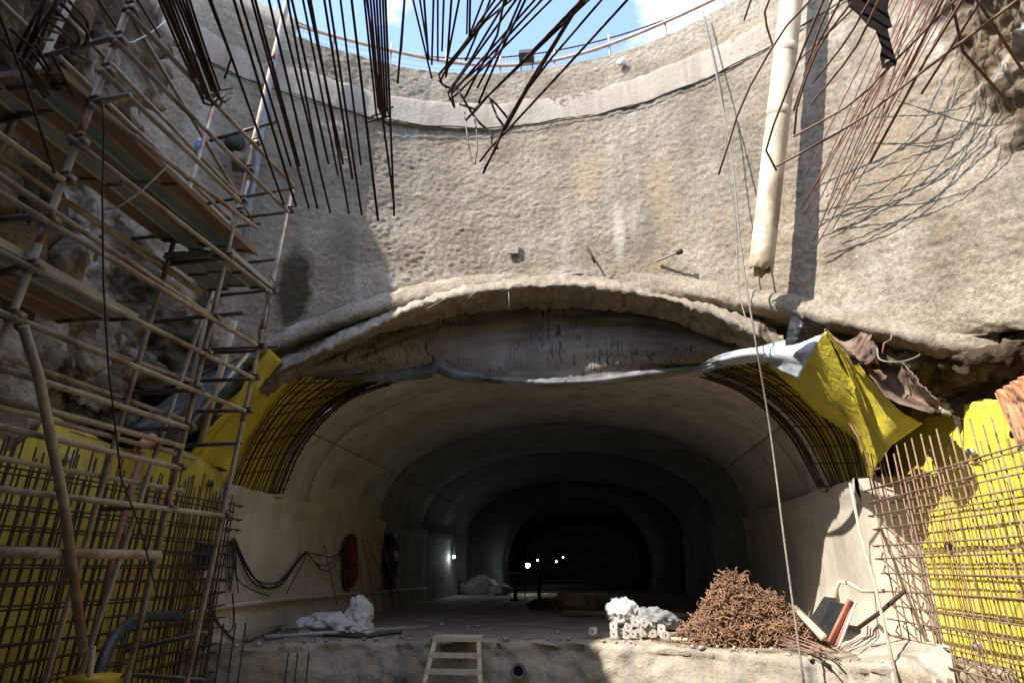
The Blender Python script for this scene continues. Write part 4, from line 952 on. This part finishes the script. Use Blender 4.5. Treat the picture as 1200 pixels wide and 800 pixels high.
t = thing('bag', 'white plastic bag snagged under the rim at the right', 'bag'); mb = MB(); blob(mb, pC(728, 73, 7.2), (.09, .06, .075), .3, 2, 3, 10); mb.build('bag_body', M['white'], t)

# ================================================================== RIM FENCE
fe = thing('rim_fence', 'mesh guard fence with a brown hose rail round the shaft rim', 'fence')
RF = 7.85; tf = np.linspace(radians(38), radians(150), 90)
cp = lambda t, r, z: (CC[0] + r * cos(t), CC[1] + r * sin(t), z)
zrail = lambda t: 14.02 + .10 * sin(t * 7)
mb = MB(); mb.tube([cp(t, RF, zrail(t)) for t in tf], .038, 8); mb.build('hose_rail', M['fence'], fe)
mb = MB(); mb.tube([cp(t, RF + .1, 14.25 + .06 * sin(t * 5 + 1)) for t in tf], .02, 6); mb.build('top_cable', M['dark'], fe)
tw = np.linspace(radians(38), radians(150), 190)
for k in range(7):
    mb = MB(); mb.tube([cp(t, RF, 13.2 + .15 * k) for t in tw], .004, 4); mb.build('mesh_wire', M['wire'], fe)
mb = MB()
for t in tw: mb.tube([cp(t, RF, 13.15), cp(t, RF, 14.2)], .0032, 4)
tag(mb.build('mesh_upright', M['wire'], fe), kind='stuff')
for t in np.linspace(radians(40), radians(148), 13):
    mb = MB(); mb.tube([cp(t, RF + .04, 13.1), cp(t, RF + .04, 14.35)], .025, 8); mb.build('post', M['fence'], fe)
t = thing('floodlight', 'small dark floodlight standing on the rim against the sky', 'floodlight')
c0 = pC(617, 66, 7.75); mb = MB(); mb.box(c0, (.34, .24, .2), Matrix.Rotation(-.45, 3, 'X')); mb.build('lamp_box', M['dark'], t, False, bevel=.02)
for sx in (-.13, .13): mb = MB(); mb.tube([c0 + Vector((sx, .02, -.08)), Vector((c0.x + sx, c0.y + .05, 13.2))], .018, 6); mb.build('leg', M['dark'], t)
mb = MB()
for tt in np.linspace(radians(126), radians(152), 2): pass
g0 = [cp(t, 7.45, z) for t in np.linspace(radians(127), radians(150), 16) for z in (13.15, 13.75)]
G = np.array(g0).reshape(16, 2, 3); mb.grid(G)
tag(mb.build('parapet', M['band'], solid=.12), 'low grey parapet on the rim at the upper left', 'parapet')

# ================================================================== TUNNEL FLOOR OBJECTS
def sack(name, label, lumps, m='white', cat='sack'):
    t = thing(name, label, cat); mb = MB()
    for i, (c, s, a) in enumerate(lumps): blob(mb, c, s, a, 2.6, 20 + i * 5, 44, flat=-s[2] * .75, crease=.075)
    mb.build('sack_body', M[m], t); return t
p = lambda a, b, z=FLOOR: pZ(a, b, z)
b0 = p(385, 743)
t = sack('sack', 'crumpled white sack slumped on the left of the tunnel floor', [(b0 + Vector((0, .1, .14)), (.52, .34, .2), .35), (b0 + Vector((.45, .25, .24)), (.28, .25, .36), .3)])
mb = MB(); blob(mb, b0 + Vector((.55, -.05, .06)), (.28, .2, .06), .4, 2.4, 77, 30, crease=.25); mb.build('loose_flap', M['white'], t)
rod('plank', 'dark plank lying on the floor left of the white sack', 'plank', [p(290, 752) + Vector((0, 0, .05)), p(355, 728) + Vector((0, 0, .06))], .06, M['board_brown'], 4)
sack('sack', 'white sack bulging behind the concrete spacer blocks', [(p(733, 741) + Vector((0, .3, .32)), (.3, .25, .25), .3)])
sack('sack', 'dark grey rumpled sack right of the spacer blocks', [(p(770, 743) + Vector((0, .5, .2)), (.42, .28, .2), .35)], 'glove')
# concrete spacer blocks with a round hole
def spacer_mesh():
    mb = MB(); s = .061; n = 16; r = .015; L = .12
    for yf, fl in ((-L / 2, False), (L / 2, True)):
        o = len(mb.v); vs = []; fs = []
        for k in range(n):
            a = 2 * pi * (k + .5) / n; c, q = cos(a), sin(a); m = s / max(abs(c), abs(q))
            vs += [(r * c, yf, r * q), (m * c, yf, m * q)]
        for k in range(n):
            k2 = (k + 1) % n; f = (2 * k, 2 * k + 1, 2 * k2 + 1, 2 * k2); fs.append(f[::-1] if fl else f)
        mb.add(vs, fs)
    vs = []; fs = []
    for k in range(n):
        a = 2 * pi * (k + .5) / n; c, q = cos(a), sin(a); m = s / max(abs(c), abs(q))
        vs += [(r * c, -L / 2, r * q), (r * c, L / 2, r * q), (m * c, -L / 2, m * q), (m * c, L / 2, m * q)]
    for k in range(n):
        k2 = (k + 1) % n; i, j = 4 * k, 4 * k2; fs += [(i, j, j + 1, i + 1), (i + 2, i + 3, j + 3, j + 2)]
    mb.add(vs, fs); return mb
sp_px = [(695, 739, 3), (719.5, 733, 0), (719.5, 742, 0), (734, 743, 2), (736, 735, 20), (744, 728.5, 3), (747.5, 742, 0), (754.5, 729, 42), (754.5, 736.5, 2), (764, 741.5, -8), (771, 744, 0), (775, 736, 6), (779, 744, 0), (760, 733, 15), (741, 742, 4), (728, 741, -4)]
first = None
for i, (a, b, rt) in enumerate(sp_px):
    base = pY(a, b, 11.5 - .05 * ((i * 7) % 5))
    if first is None: o = first = spacer_mesh().build('concrete_spacer', M['spacer'], None, False)
    else: o = first.copy(); COL.objects.link(o)
    base.z = max(base.z, FLOOR + .075)
    o.location = base; o.rotation_euler = (0, radians(rt), radians(random.uniform(-12, 12)))
    tag(o, 'white square concrete spacer block with a round hole in the heap', 'block', 'concrete spacer blocks in a heap')
o = first; tag(o, 'white square spacer block lying apart left of the heap', 'block', 'concrete spacer blocks in a heap')
rod('plank', 'pale timber scrap on the floor edge by the rusty heap', 'plank', [p(786, 751) + Vector((0, 0, .04)), p(814, 753) + Vector((0, 0, .04))], .035, M['wood'], 4)
rod('plank', 'long dark timber lying behind the spacer blocks', 'plank', [p(660, 722) + Vector((0, 0, .08)), p(815, 726) + Vector((0, 0, .08))], .08, M['board_brown'], 4)

# heap of rusty bar offcuts
hc = p(896, 760); hc.y += .95
def heap_h(x, y):
    x = x * 1.18; nz_h = .16 * (float(fbm(x * 3 + 4, y * 3 + 4, 3, 5)) - .5); d1 = ((x + .18) / .85) ** 2 + (y / .75) ** 2; d2 = ((x - .35) / .78) ** 2 + (y / .65) ** 2; d3 = (x / 1.28) ** 2 + (y / .8) ** 2
    h_ = max(0, 1.0 * (1 - d1 ** .6), .70 * (1 - d2 ** .6), .5 * (1 - d3)); return max(0, h_ + nz_h) if h_ > .02 else 0
mb = MB(); Gh = [[(hc.x + x, hc.y + y, FLOOR - .03 + max(-.05, heap_h(x, y) * .93 - .05)) for y in np.linspace(-.72, .78, 30)] for x in np.linspace(-1.25, 1.25, 50)]
mb.grid(np.array(Gh), flip=True)
rnd = random.Random(5)
def off_pts(L, k):
    if k == 0: return [(-L / 2, 0, 0), (0, .012, 0), (L / 2, 0, 0)]
    if k == 1: return [(-L / 2, 0, 0), (L * .3, .01, 0), (L * .42, .05, .02), (L * .4, .11, .03)]
    if k == 2: return [(-L * .45, .09, .0), (-L / 2, .03, .01), (-L * .42, 0, 0), (L * .42, 0, 0), (L * .5, .04, 0), (L * .44, .1, 0)]
    return [(-L / 2, 0, 0), (-.05, .03, .01), (.05, .02, 0), (L / 2, -.03, .02)]
def off_mb(k, L=.34):
    m_ = MB(); m_.tube(off_pts(L, k), .0105, 5); return m_
def heap_pose(front=True):
    while True:
        x = rnd.uniform(-1.35, 1.4); y = rnd.uniform(-.85, .3 if front else .8); h = heap_h(x, y)
        if h > .02: break
    return Vector((hc.x + x, hc.y + y, FLOOR + h + rnd.uniform(-.03, .05))), Matrix.Rotation(rnd.uniform(0, 2 * pi), 3, 'Z') @ Matrix.Rotation(rnd.uniform(-.7, .7), 3, 'Y') @ Matrix.Rotation(rnd.uniform(0, 6.3), 3, 'X')
for k in range(2500):
    c, R = heap_pose(k % 3 > 0); mb.tube([R @ Vector(q) + c for q in off_pts(rnd.uniform(.14, .42), rnd.randrange(4))], rnd.uniform(.006, .011), 4)
for k in range(140):
    a_ = rnd.uniform(0, 6.283); rr_ = rnd.uniform(.95, 1.35); c = Vector((hc.x + 1.15 * rr_ * cos(a_), hc.y + .75 * rr_ * sin(a_), FLOOR + .02))
    if c.y < hc.y - .72: continue
    R = Matrix.Rotation(rnd.uniform(0, 6.28), 3, 'Z'); mb.tube([R @ Vector(q) + c for q in off_pts(rnd.uniform(.12, .4), rnd.randrange(4))], rnd.uniform(.006, .010), 4)
tag(mb.build('offcut_heap', M['offcut']), 'rusty heap of bent bar offcuts at the sunlit right of the tunnel floor', 'heap', kind='stuff')
protos = []
for k in range(220):
    c, R = heap_pose(); kk = k % 4
    if k < 4: o = off_mb(kk).build('bar_offcut', M['offcut']); protos.append(o)
    else: o = protos[kk].copy(); COL.objects.link(o)
    o.location = c + Vector((0, -.02, .03)); o.rotation_euler = R.to_euler(); s = rnd.uniform(.6, 1.3); o.scale = (s, s, s)
    tag(o, 'short bent rusty bar offcut lying on the rusty heap', 'bar offcut', 'bar offcuts on the rusty heap')
t = thing('bar_cluster', 'grey bars fanned out at the right foot of the rusty heap', 'bars')
for k in range(16):
    mb = MB(); a = p(925 + rnd.uniform(-12, 12), 760 + rnd.uniform(-6, 6)) + Vector((0, 0, .05 + .14 * rnd.random())); b = p(968 + rnd.uniform(-8, 14), 772 + rnd.uniform(-6, 6)) + Vector((0, 0, .03 + .12 * rnd.random())); mb.tube([a, b], .012, 5); mb.build('bar', M['rebar_brown'], t)
rod('plank', 'tan flat bar lying at the right side of the rusty heap', 'plank', [p(936, 752) + Vector((0, 0, .5)), p(968, 766) + Vector((0, 0, .2))], .06, M['wood'], 4)
mb = MB()
mb.grid(np.array([[(2.75 + .17 * i, y_, max(FLOOR - .06, FLOOR - .02 + .05 * max(0, i - 3) ** 1.6 * .35 + .10 * (float(fbm(i * .6, y_ * 3, 4, 4)) - .45)) if y_ > 9.3 - .07 * i else 1.2) for y_ in np.linspace(8.75, 12.0, 40)] for i in np.linspace(0, 8, 26)]))
tag(mb.build('sand', M['rubble']), 'pale sand and mortar spill against the lit right wall', 'sand', kind='stuff')

mb = MB()
for k in range(150):
    i_ = rnd.randrange(10, 250); x_, y_ = C[i_][0], C[i_][1]; far = rnd.random() ** 4 * 3; sz = rnd.uniform(.012, .045) * (1.5 if rnd.random() < .1 else 1)
    blob(mb, (x_ + rnd.uniform(-.1, .1), y_ + .08 + far, FLOOR + .01), (sz, sz * rnd.uniform(.7, 1.4), sz * .7), .35, 2, k, 4)
tag(mb.build('rubble', M['rubble']), 'small mortar crumbs scattered along the edge of the tunnel floor', 'rubble', kind='stuff')
rod('floor_hose', 'dark hose lying along the left edge of the tunnel floor', 'hose', [tuple(v) for v in catmull([p(268, 745) + Vector((0, 0, .03)), p(310, 747) + Vector((0, 0, .03)), p(350, 744) + Vector((0, 0, .03)), p(420, 748) + Vector((0, 0, .03)), p(470, 743) + Vector((0, 0, .03))], 40)], .022, M['cable'], 6)
rod('plank', 'long grey board lying flat before the white sack', 'plank', [p(310, 750) + Vector((0, 0, .05)), p(500, 738) + Vector((0, 0, .06))], .045, M['board_grey'], 4)
# ladder against the bench
t = thing('ladder', 'short pale wooden ladder against the front of the tunnel floor', 'ladder')
YL = 10.85
lt, rt_ = pY(510, 750, YL), pY(561, 749, YL); lb, rb = pY(497, 803, YL - .3), pY(563, 803, YL - .3)
for a, b in ((lt, lb), (rt_, rb)):
    d = (b - a).normalized(); e = a + d * ((.05 - a.z) / d.z); mb = MB(); R = Matrix.Rotation(0, 3, 'Z'); mb.tube([a, e], .045, 4); mb.build('rail', M['wood'], t, False)
for k in range(6):
    q = -.02 + k * .36
    a = lt + (lb - lt) * q; b = rt_ + (rb - rt_) * q
    if min(a.z, b.z) < .05: break
    mb = MB(); mb.box((a + b) / 2 + Vector((0, -.03, 0)), ((b - a).length + .06, .045, .075 if k else .06)); mb.build('rung', M['wood'], t, False)
mb = MB(); mb.box((lt + rt_) / 2 + Vector((0, .12, .03)), ((rt_ - lt).length + .05, .3, .05)); mb.build('top_plate', M['spacer'], t, False)
# drain hole in the bench face
t = thing('drain_stub', 'round drain pipe stub with dark bore in the bench face', 'pipe')
c0 = pY(607, 786, 10.95); mb = MB(); n = 20
mb.tube([c0, c0 + Vector((0, .1, 0))], .085, n, cap=False); mb.tube([c0 + Vector((0, .1, 0)), c0 - Vector((0, .004, 0))], .11, n, cap=False)
mb.build('sleeve', M['greypipe'], t, solid=.015); mb = MB(); mb.tube([c0 + Vector((0, .06, 0)), c0 + Vector((0, .12, 0))], .084, n); mb.build('bore', M['cable'], t)
# starter bars at the foot of the bench, left
t = thing('rebar_cage', 'low cage of upright starter bars at the left foot of the bench', 'rebar cage')
for k, px_ in enumerate((246, 258, 272, 284, 300, 312, 322, 334, 345, 358)):
    mb = MB(); q = pY(px_ + 4, 730 if px_ < 290 else 764, 9.5 if px_ < 290 else 10.2); mb.tube([q, (q.x - .02, q.y + .02, .02)], .0125, 6); mb.build('upright_bar', M['rebar'], t)
for z in (1.2, 1.55):
    mb = MB(); mb.tube([(-5.3, 9.6, z), (-4.4, 10.15, z)], .011, 5); mb.build('tie_bar', M['rebar'], t)
# yellow bucket with stick and black hose at lower left
t = thing('bucket', 'yellow bucket at the bottom left under the scaffold', 'bucket')
c0 = pX(108, 795, -3.2); mb = MB(); mb.tube([c0 + Vector((0, 0, -.35)), c0 + Vector((0, 0, 0)), c0 + Vector((0, 0, .015))], .15, 24, radii=[.13, .155, .165]); mb.build('pail', M['bucket'], t)
mb = MB(); mb.tube([(c0.x, c0.y, .02), (c0.x, c0.y, c0.z - .35)], .12, 10); mb.build('stand', M['dark'], t)
rod('stick', 'pale stick standing in the yellow bucket', 'stick', [c0 + Vector((0, 0, -.2)), pX(109, 757, -3.2)], .018, M['wood'], 8)
rod('duct_hose', 'thick black hose curving down behind the yellow bucket', 'hose', [tuple(v) for v in catmull([pX(210, 722, -4.6), pX(178, 722, -4.6), pX(152, 730, -4.6), pX(132, 750, -4.5), pX(118, 785, -4.4), pX(110, 840, -4.3)], 24)], .055, M['black_film'], 14)

# cables, box and pipe on the left side wall
XW = XC - AW + .06
w3 = lambda a, b, o=.0: pX(a, b, XW + o)
zc = lambda *q: [(220 + a / 3.332, 560 + b / 3.332) for a, b in q]
wire_l = [zc((180, 235), (200, 300), (250, 400), (310, 430), (370, 410), (420, 340), (465, 288)), zc((178, 232), (210, 310), (260, 390), (320, 412), (380, 390), (430, 320), (462, 285)), zc((185, 240), (230, 340), (280, 410), (340, 420), (440, 310), (465, 290)),
          zc((465, 288), (500, 330), (540, 340), (580, 310), (620, 255)), zc((465, 290), (490, 320), (530, 360), (570, 345), (615, 260)), zc((470, 290), (520, 300), (570, 305), (625, 262)), zc((175, 240), (190, 380), (240, 430), (320, 460)),
          zc((465, 292), (440, 350), (410, 400), (385, 450))]
for i, P in enumerate(wire_l):
    rod('wall_cable', 'black cable sagging between hooks on the left tunnel wall', 'cable', [tuple(v) for v in catmull([w3(a, b, .03 + .015 * i) for a, b in P], 30)], .015 if i < 3 else .011, M['cable'], 6, 'black cables sagging on the left tunnel wall')
for i in range(9):
    x0 = 150 + i * 5; P = zc((180, 232), (x0, 270 + i * 4), (x0 + 3 * math.sin(i * 2), 360), (x0 + 8 * math.sin(i), 420 + 30 * math.sin(i * 1.7)))
    rod('loose_wire', 'thin loose wire dangling in a tuft beside the black box', 'wire', [tuple(v) for v in catmull([w3(a, b, .05) for a, b in P], 14)], .008, M['cable'], 5, 'thin wires dangling beside the black box')
for P in (zc((80, 490), (110, 560), (160, 600), (180, 560), (175, 450)), zc((90, 500), (130, 580), (190, 640), (200, 660)), zc((10, 330), (5, 400), (40, 450), (90, 460)), zc((60, 650), (150, 680), (250, 665), (330, 630))):
    rod('loose_cable', 'black cable looping at the front end of the left side wall', 'cable', [tuple(v) for v in catmull([pX(a, b, XW + .12) for a, b in P], 20)], .014, M['cable'], 6, 'black cables looping at the wall end')
t = thing('junction_box', 'black electrical box hung at the end of the left side wall', 'electrical box')
c0 = pX(242, 652, XW + .2); mb = MB(); mb.box(c0, (.22, .34, .36)); mb.build('case', M['cable'], t, False, bevel=.02)
mb = MB(); mb.box(c0 + Vector((.0, -.02, -.24)), (.08, .12, .1)); mb.build('socket', M['white'], t, False, bevel=.01)
mb = MB(); mb.box(c0 + Vector((.112, 0, .0)), (.012, .22, .24)); mb.build('cover', M['dark'], t, False)
rod('wall_pipe', 'long thin pipe running along the foot of the left tunnel wall', 'pipe', [w3(205, 722, .1), w3(250, 712, .08), w3(330, 702, .08), w3(400, 696, .08), w3(470, 691, .08), w3(500, 689, .08)], .045, M['kicker'], 10)
t = thing('red_bag', 'dark red bag hanging from the cables on the left wall', 'bag')
q = w3(409, 655, .1); mb = MB(); 
for y_, z_, sy_, sz_ in ((0, .12, .30, .42), (.12, -.28, .34, .36), (-.06, .38, .22, .22)): blob(mb, q + Vector((.05, y_, z_)), (.11, sy_, sz_), .4, 2.2, 4, 30, crease=.2)
mb.build('bag_body', M['red'], t); mb = MB(); mb.tube([w3(409, 640, .1), w3(410, 634, .05)], .02, 6); mb.build('strap', M['cable'], t)
t = thing('hanging_gear', 'dark work clothes hanging on the left wall beyond the red bag', 'clothes')
q = w3(458, 655, .12); mb = MB(); 
for y_, z_, sy_, sz_ in ((0, .2, .34, .5), (.35, -.1, .26, .55), (-.3, .1, .22, .45), (.1, -.5, .3, .35)): blob(mb, q + Vector((0, y_, z_)), (.12, sy_, sz_), .5, 2.4, int(8 + y_ * 10), 30, crease=.25)
mb.build('jacket', M['cable'], t); mb = MB(); blob(mb, q + Vector((.12, .1, .1)), (.06, .13, .13), .3, 2, 9, 10); mb.build('white_tag', M['white'], t)
for i, (a, b) in enumerate((((380, 638), (395, 708)), ((424, 630), (440, 710)), ((430, 632), (462, 708)), ((446, 632), (472, 712)), ((418, 640), (426, 700)))):
    rod('leaning_rod', 'thin rod leaning on the left tunnel wall near the red bag', 'rod', [w3(*a, .1), w3(*b, .45)], .018, M['board_brown'], 6, 'rods leaning on the left tunnel wall')

# ---- things and lamps deep in the tunnel
def lampobj(label, px, py, Y, r, m, watts, col=(.85, 1, .92), drop=0.0):
    t = thing('tunnel_lamp', label, 'lamp', 'lamps deep in the tunnel')
    c = pY(px, py, Y); mb = MB(); blob(mb, c, (r, r, r), 0, 1, 0, 8); mb.build('bulb', M[m], t)
    mb = MB(); mb.tube([c + Vector((0, 0, r * .8)), c + Vector((0, 0, r * 1.6))], r * 1.2, 10, radii=[r * 1.3, r * .5]); mb.build('hood', M['dark'], t)
    mb = MB(); mb.tube([c + Vector((0, 0, r * 1.6)), c + Vector((0, .1, 2.3 - c.z + 0)) if False else (c.x, c.y + r, c.z + 1.2)], .02, 6); mb.build('cord', M['cable'], t)
    L = bpy.data.lights.new('lamp_light', 'POINT'); L.energy = watts; L.color = col; L.shadow_soft_size = r
    lo_ = bpy.data.objects.new('lamp_light', L); COL.objects.link(lo_); lo_.location = c + Vector((0, -r * 2.2, -r * 1.2)); lo_.parent = t
    return t
t = lampobj('bright work lamp grazing the left tunnel wall deep inside', 532, 652, 27.2, .05, 'lamp', 4)
lampobj('brightest round lamp near the middle of the dark tunnel', 618.5, 662, 30, .10, 'lamp', .5)
lampobj('small faint lamp just right of the brightest tunnel lamp', 630, 656, 40, .045, 'lamp_small', .1)
lampobj('lower of the two farthest tunnel lamps', 652, 657.5, 45, .045, 'lamp_small', .1)
lampobj('farthest and highest of the tunnel lamps', 660, 652.5, 48, .045, 'lamp_small', .1)
t = thing('trestle_table', 'pale topped trestle under the brightest tunnel lamp', 'table')
a = pY(598, 671, 26); b = pY(615, 671, 26); mb = MB(); mb.box((a + b) / 2, ((b - a).length, .5, .05)); mb.build('tabletop', M['spacer'], t, False)
for q in (a, b): mb = MB(); mb.tube([q, (q.x, q.y, FLOOR)], .022, 6); mb.build('leg', M['dark'], t)
for px_ in (604, 632):
    t = thing('barrier_post', 'dark red barrier post on the floor deep in the tunnel', 'post', 'barrier posts deep in the tunnel')
    q = pZ(px_, 703, FLOOR); mb = MB(); mb.tube([q, q + Vector((0, 0, .05))], .2, 10); mb.build('foot', M['cable'], t); mb = MB(); mb.tube([q, q + Vector((0, 0, .75))], .07, 10); mb.build('column', M['red'], t)
rod('barrier_rail', 'thin pale rail crossing behind the barrier posts', 'rail', [pY(636, 680, 24), pY(720, 681, 24)], .03, M['rope'], 6)
for (px_, py_, s_, lab, m) in ((560, 696, (1.0, .6, .45), 'heap of dark debris below the grazing work lamp', 'glove'), (585, 697, (.5, .4, .3), 'small pale debris heap left of the barrier posts', 'glove'), (668, 712, (.5, .35, .28), 'tan sack lying on the dim tunnel floor right of the posts', 'rubble'), (690, 712, (.35, .3, .22), 'small tan sack beside the larger dim one', 'rubble'), (640, 712, (.5, .3, .15), 'low earth heap beside the dim tan sacks', 'soil')):
    q = pZ(px_, py_, FLOOR); mb = MB(); blob(mb, q + Vector((0, 0, s_[2] * .5)), s_, .45, 2.4, px_, 14); tag(mb.build('debris_heap' if 'heap' in lab else 'sack', M[m]), lab, 'heap' if 'heap' in lab else 'sack')

# near lining of the opposite tunnel overhead, from which the bars jut
mb = MB(); n = 30
A1 = [(cos(pi * k / n) * 5.2 - .9, 3.4 + sin(pi * k / n) * 4.4) for k in range(n + 1)]; A2 = [(cos(pi * k / n) * 5.7 - .9, 3.4 + sin(pi * k / n) * 4.9) for k in range(n + 1)]
mb.grid(np.array([[(x, -2.2, z) for x, z in A1], [(x, .0, z) for x, z in A1], [(x, .0, z) for x, z in A2], [(x, -2.2, z) for x, z in A2]]))
tag(mb.build('opposite_lining', M['lining']), 'concrete ring of the opposite tunnel above the viewpoint', 'tunnel')

# ================================================================== LIGHT, SKY, CAMERA
AZ, EL = radians(219), radians(46)
s = Vector((cos(EL) * cos(AZ), cos(EL) * sin(AZ), sin(EL)))
sun = bpy.data.lights.new('sun', 'SUN'); sun.energy = 2.6; sun.angle = radians(.5); sun.color = (1, .955, .885)
so = bpy.data.objects.new('sun', sun); COL.objects.link(so); so.rotation_euler = s.to_track_quat('Z', 'Y').to_euler(); so.location = (0, 0, 40)
W = bpy.data.worlds.new('World'); S.world = W; W.use_nodes = True
nt = W.node_tree; bg = nt.nodes['Background']
sky = nt.nodes.new('ShaderNodeTexSky'); sky.sky_type = 'NISHITA'; sky.sun_disc = False; sky.sun_elevation = EL; sky.sun_rotation = atan2(s.x, s.y); sky.air_density = 1.0; sky.dust_density = .6; sky.ozone_density = 4.0
tc_ = nt.nodes.new('ShaderNodeTexCoord').outputs['Generated']
cl = ramp(nt, noise(nt, tc_, 3.2, 9, .6, (1, 1, 1.6), .3), [(.46, (.06, .06, .06)), (.62, (1, 1, 1))]).outputs['Color']
col = mix(nt, cl, sky.outputs['Color'], (4.9, 5.1, 5.5))
nt.links.new(col, bg.inputs['Color']); bg.inputs['Strength'].default_value = .15
cam = bpy.data.cameras.new('camera'); co_ = bpy.data.objects.new('camera', cam); COL.objects.link(co_)
cam.sensor_width = 36; cam.sensor_fit = 'HORIZONTAL'; cam.lens = 36 * F / 1200; cam.clip_start = .05; cam.clip_end = 1500
fw = Vector(ray(600, 400)).normalized(); co_.location = (0, 0, CZ); co_.rotation_euler = fw.to_track_quat('-Z', 'Y').to_euler()
S.camera = co_
S.view_settings.view_transform = 'Standard'; S.view_settings.look = 'None'; S.view_settings.exposure = 1.85; S.view_settings.gamma = 1
S.cycles.use_denoising = True
try: S.cycles.denoiser = 'OPENIMAGEDENOISE'
except Exception: pass
S.cycles.max_bounces = 10; S.cycles.diffuse_bounces = 2
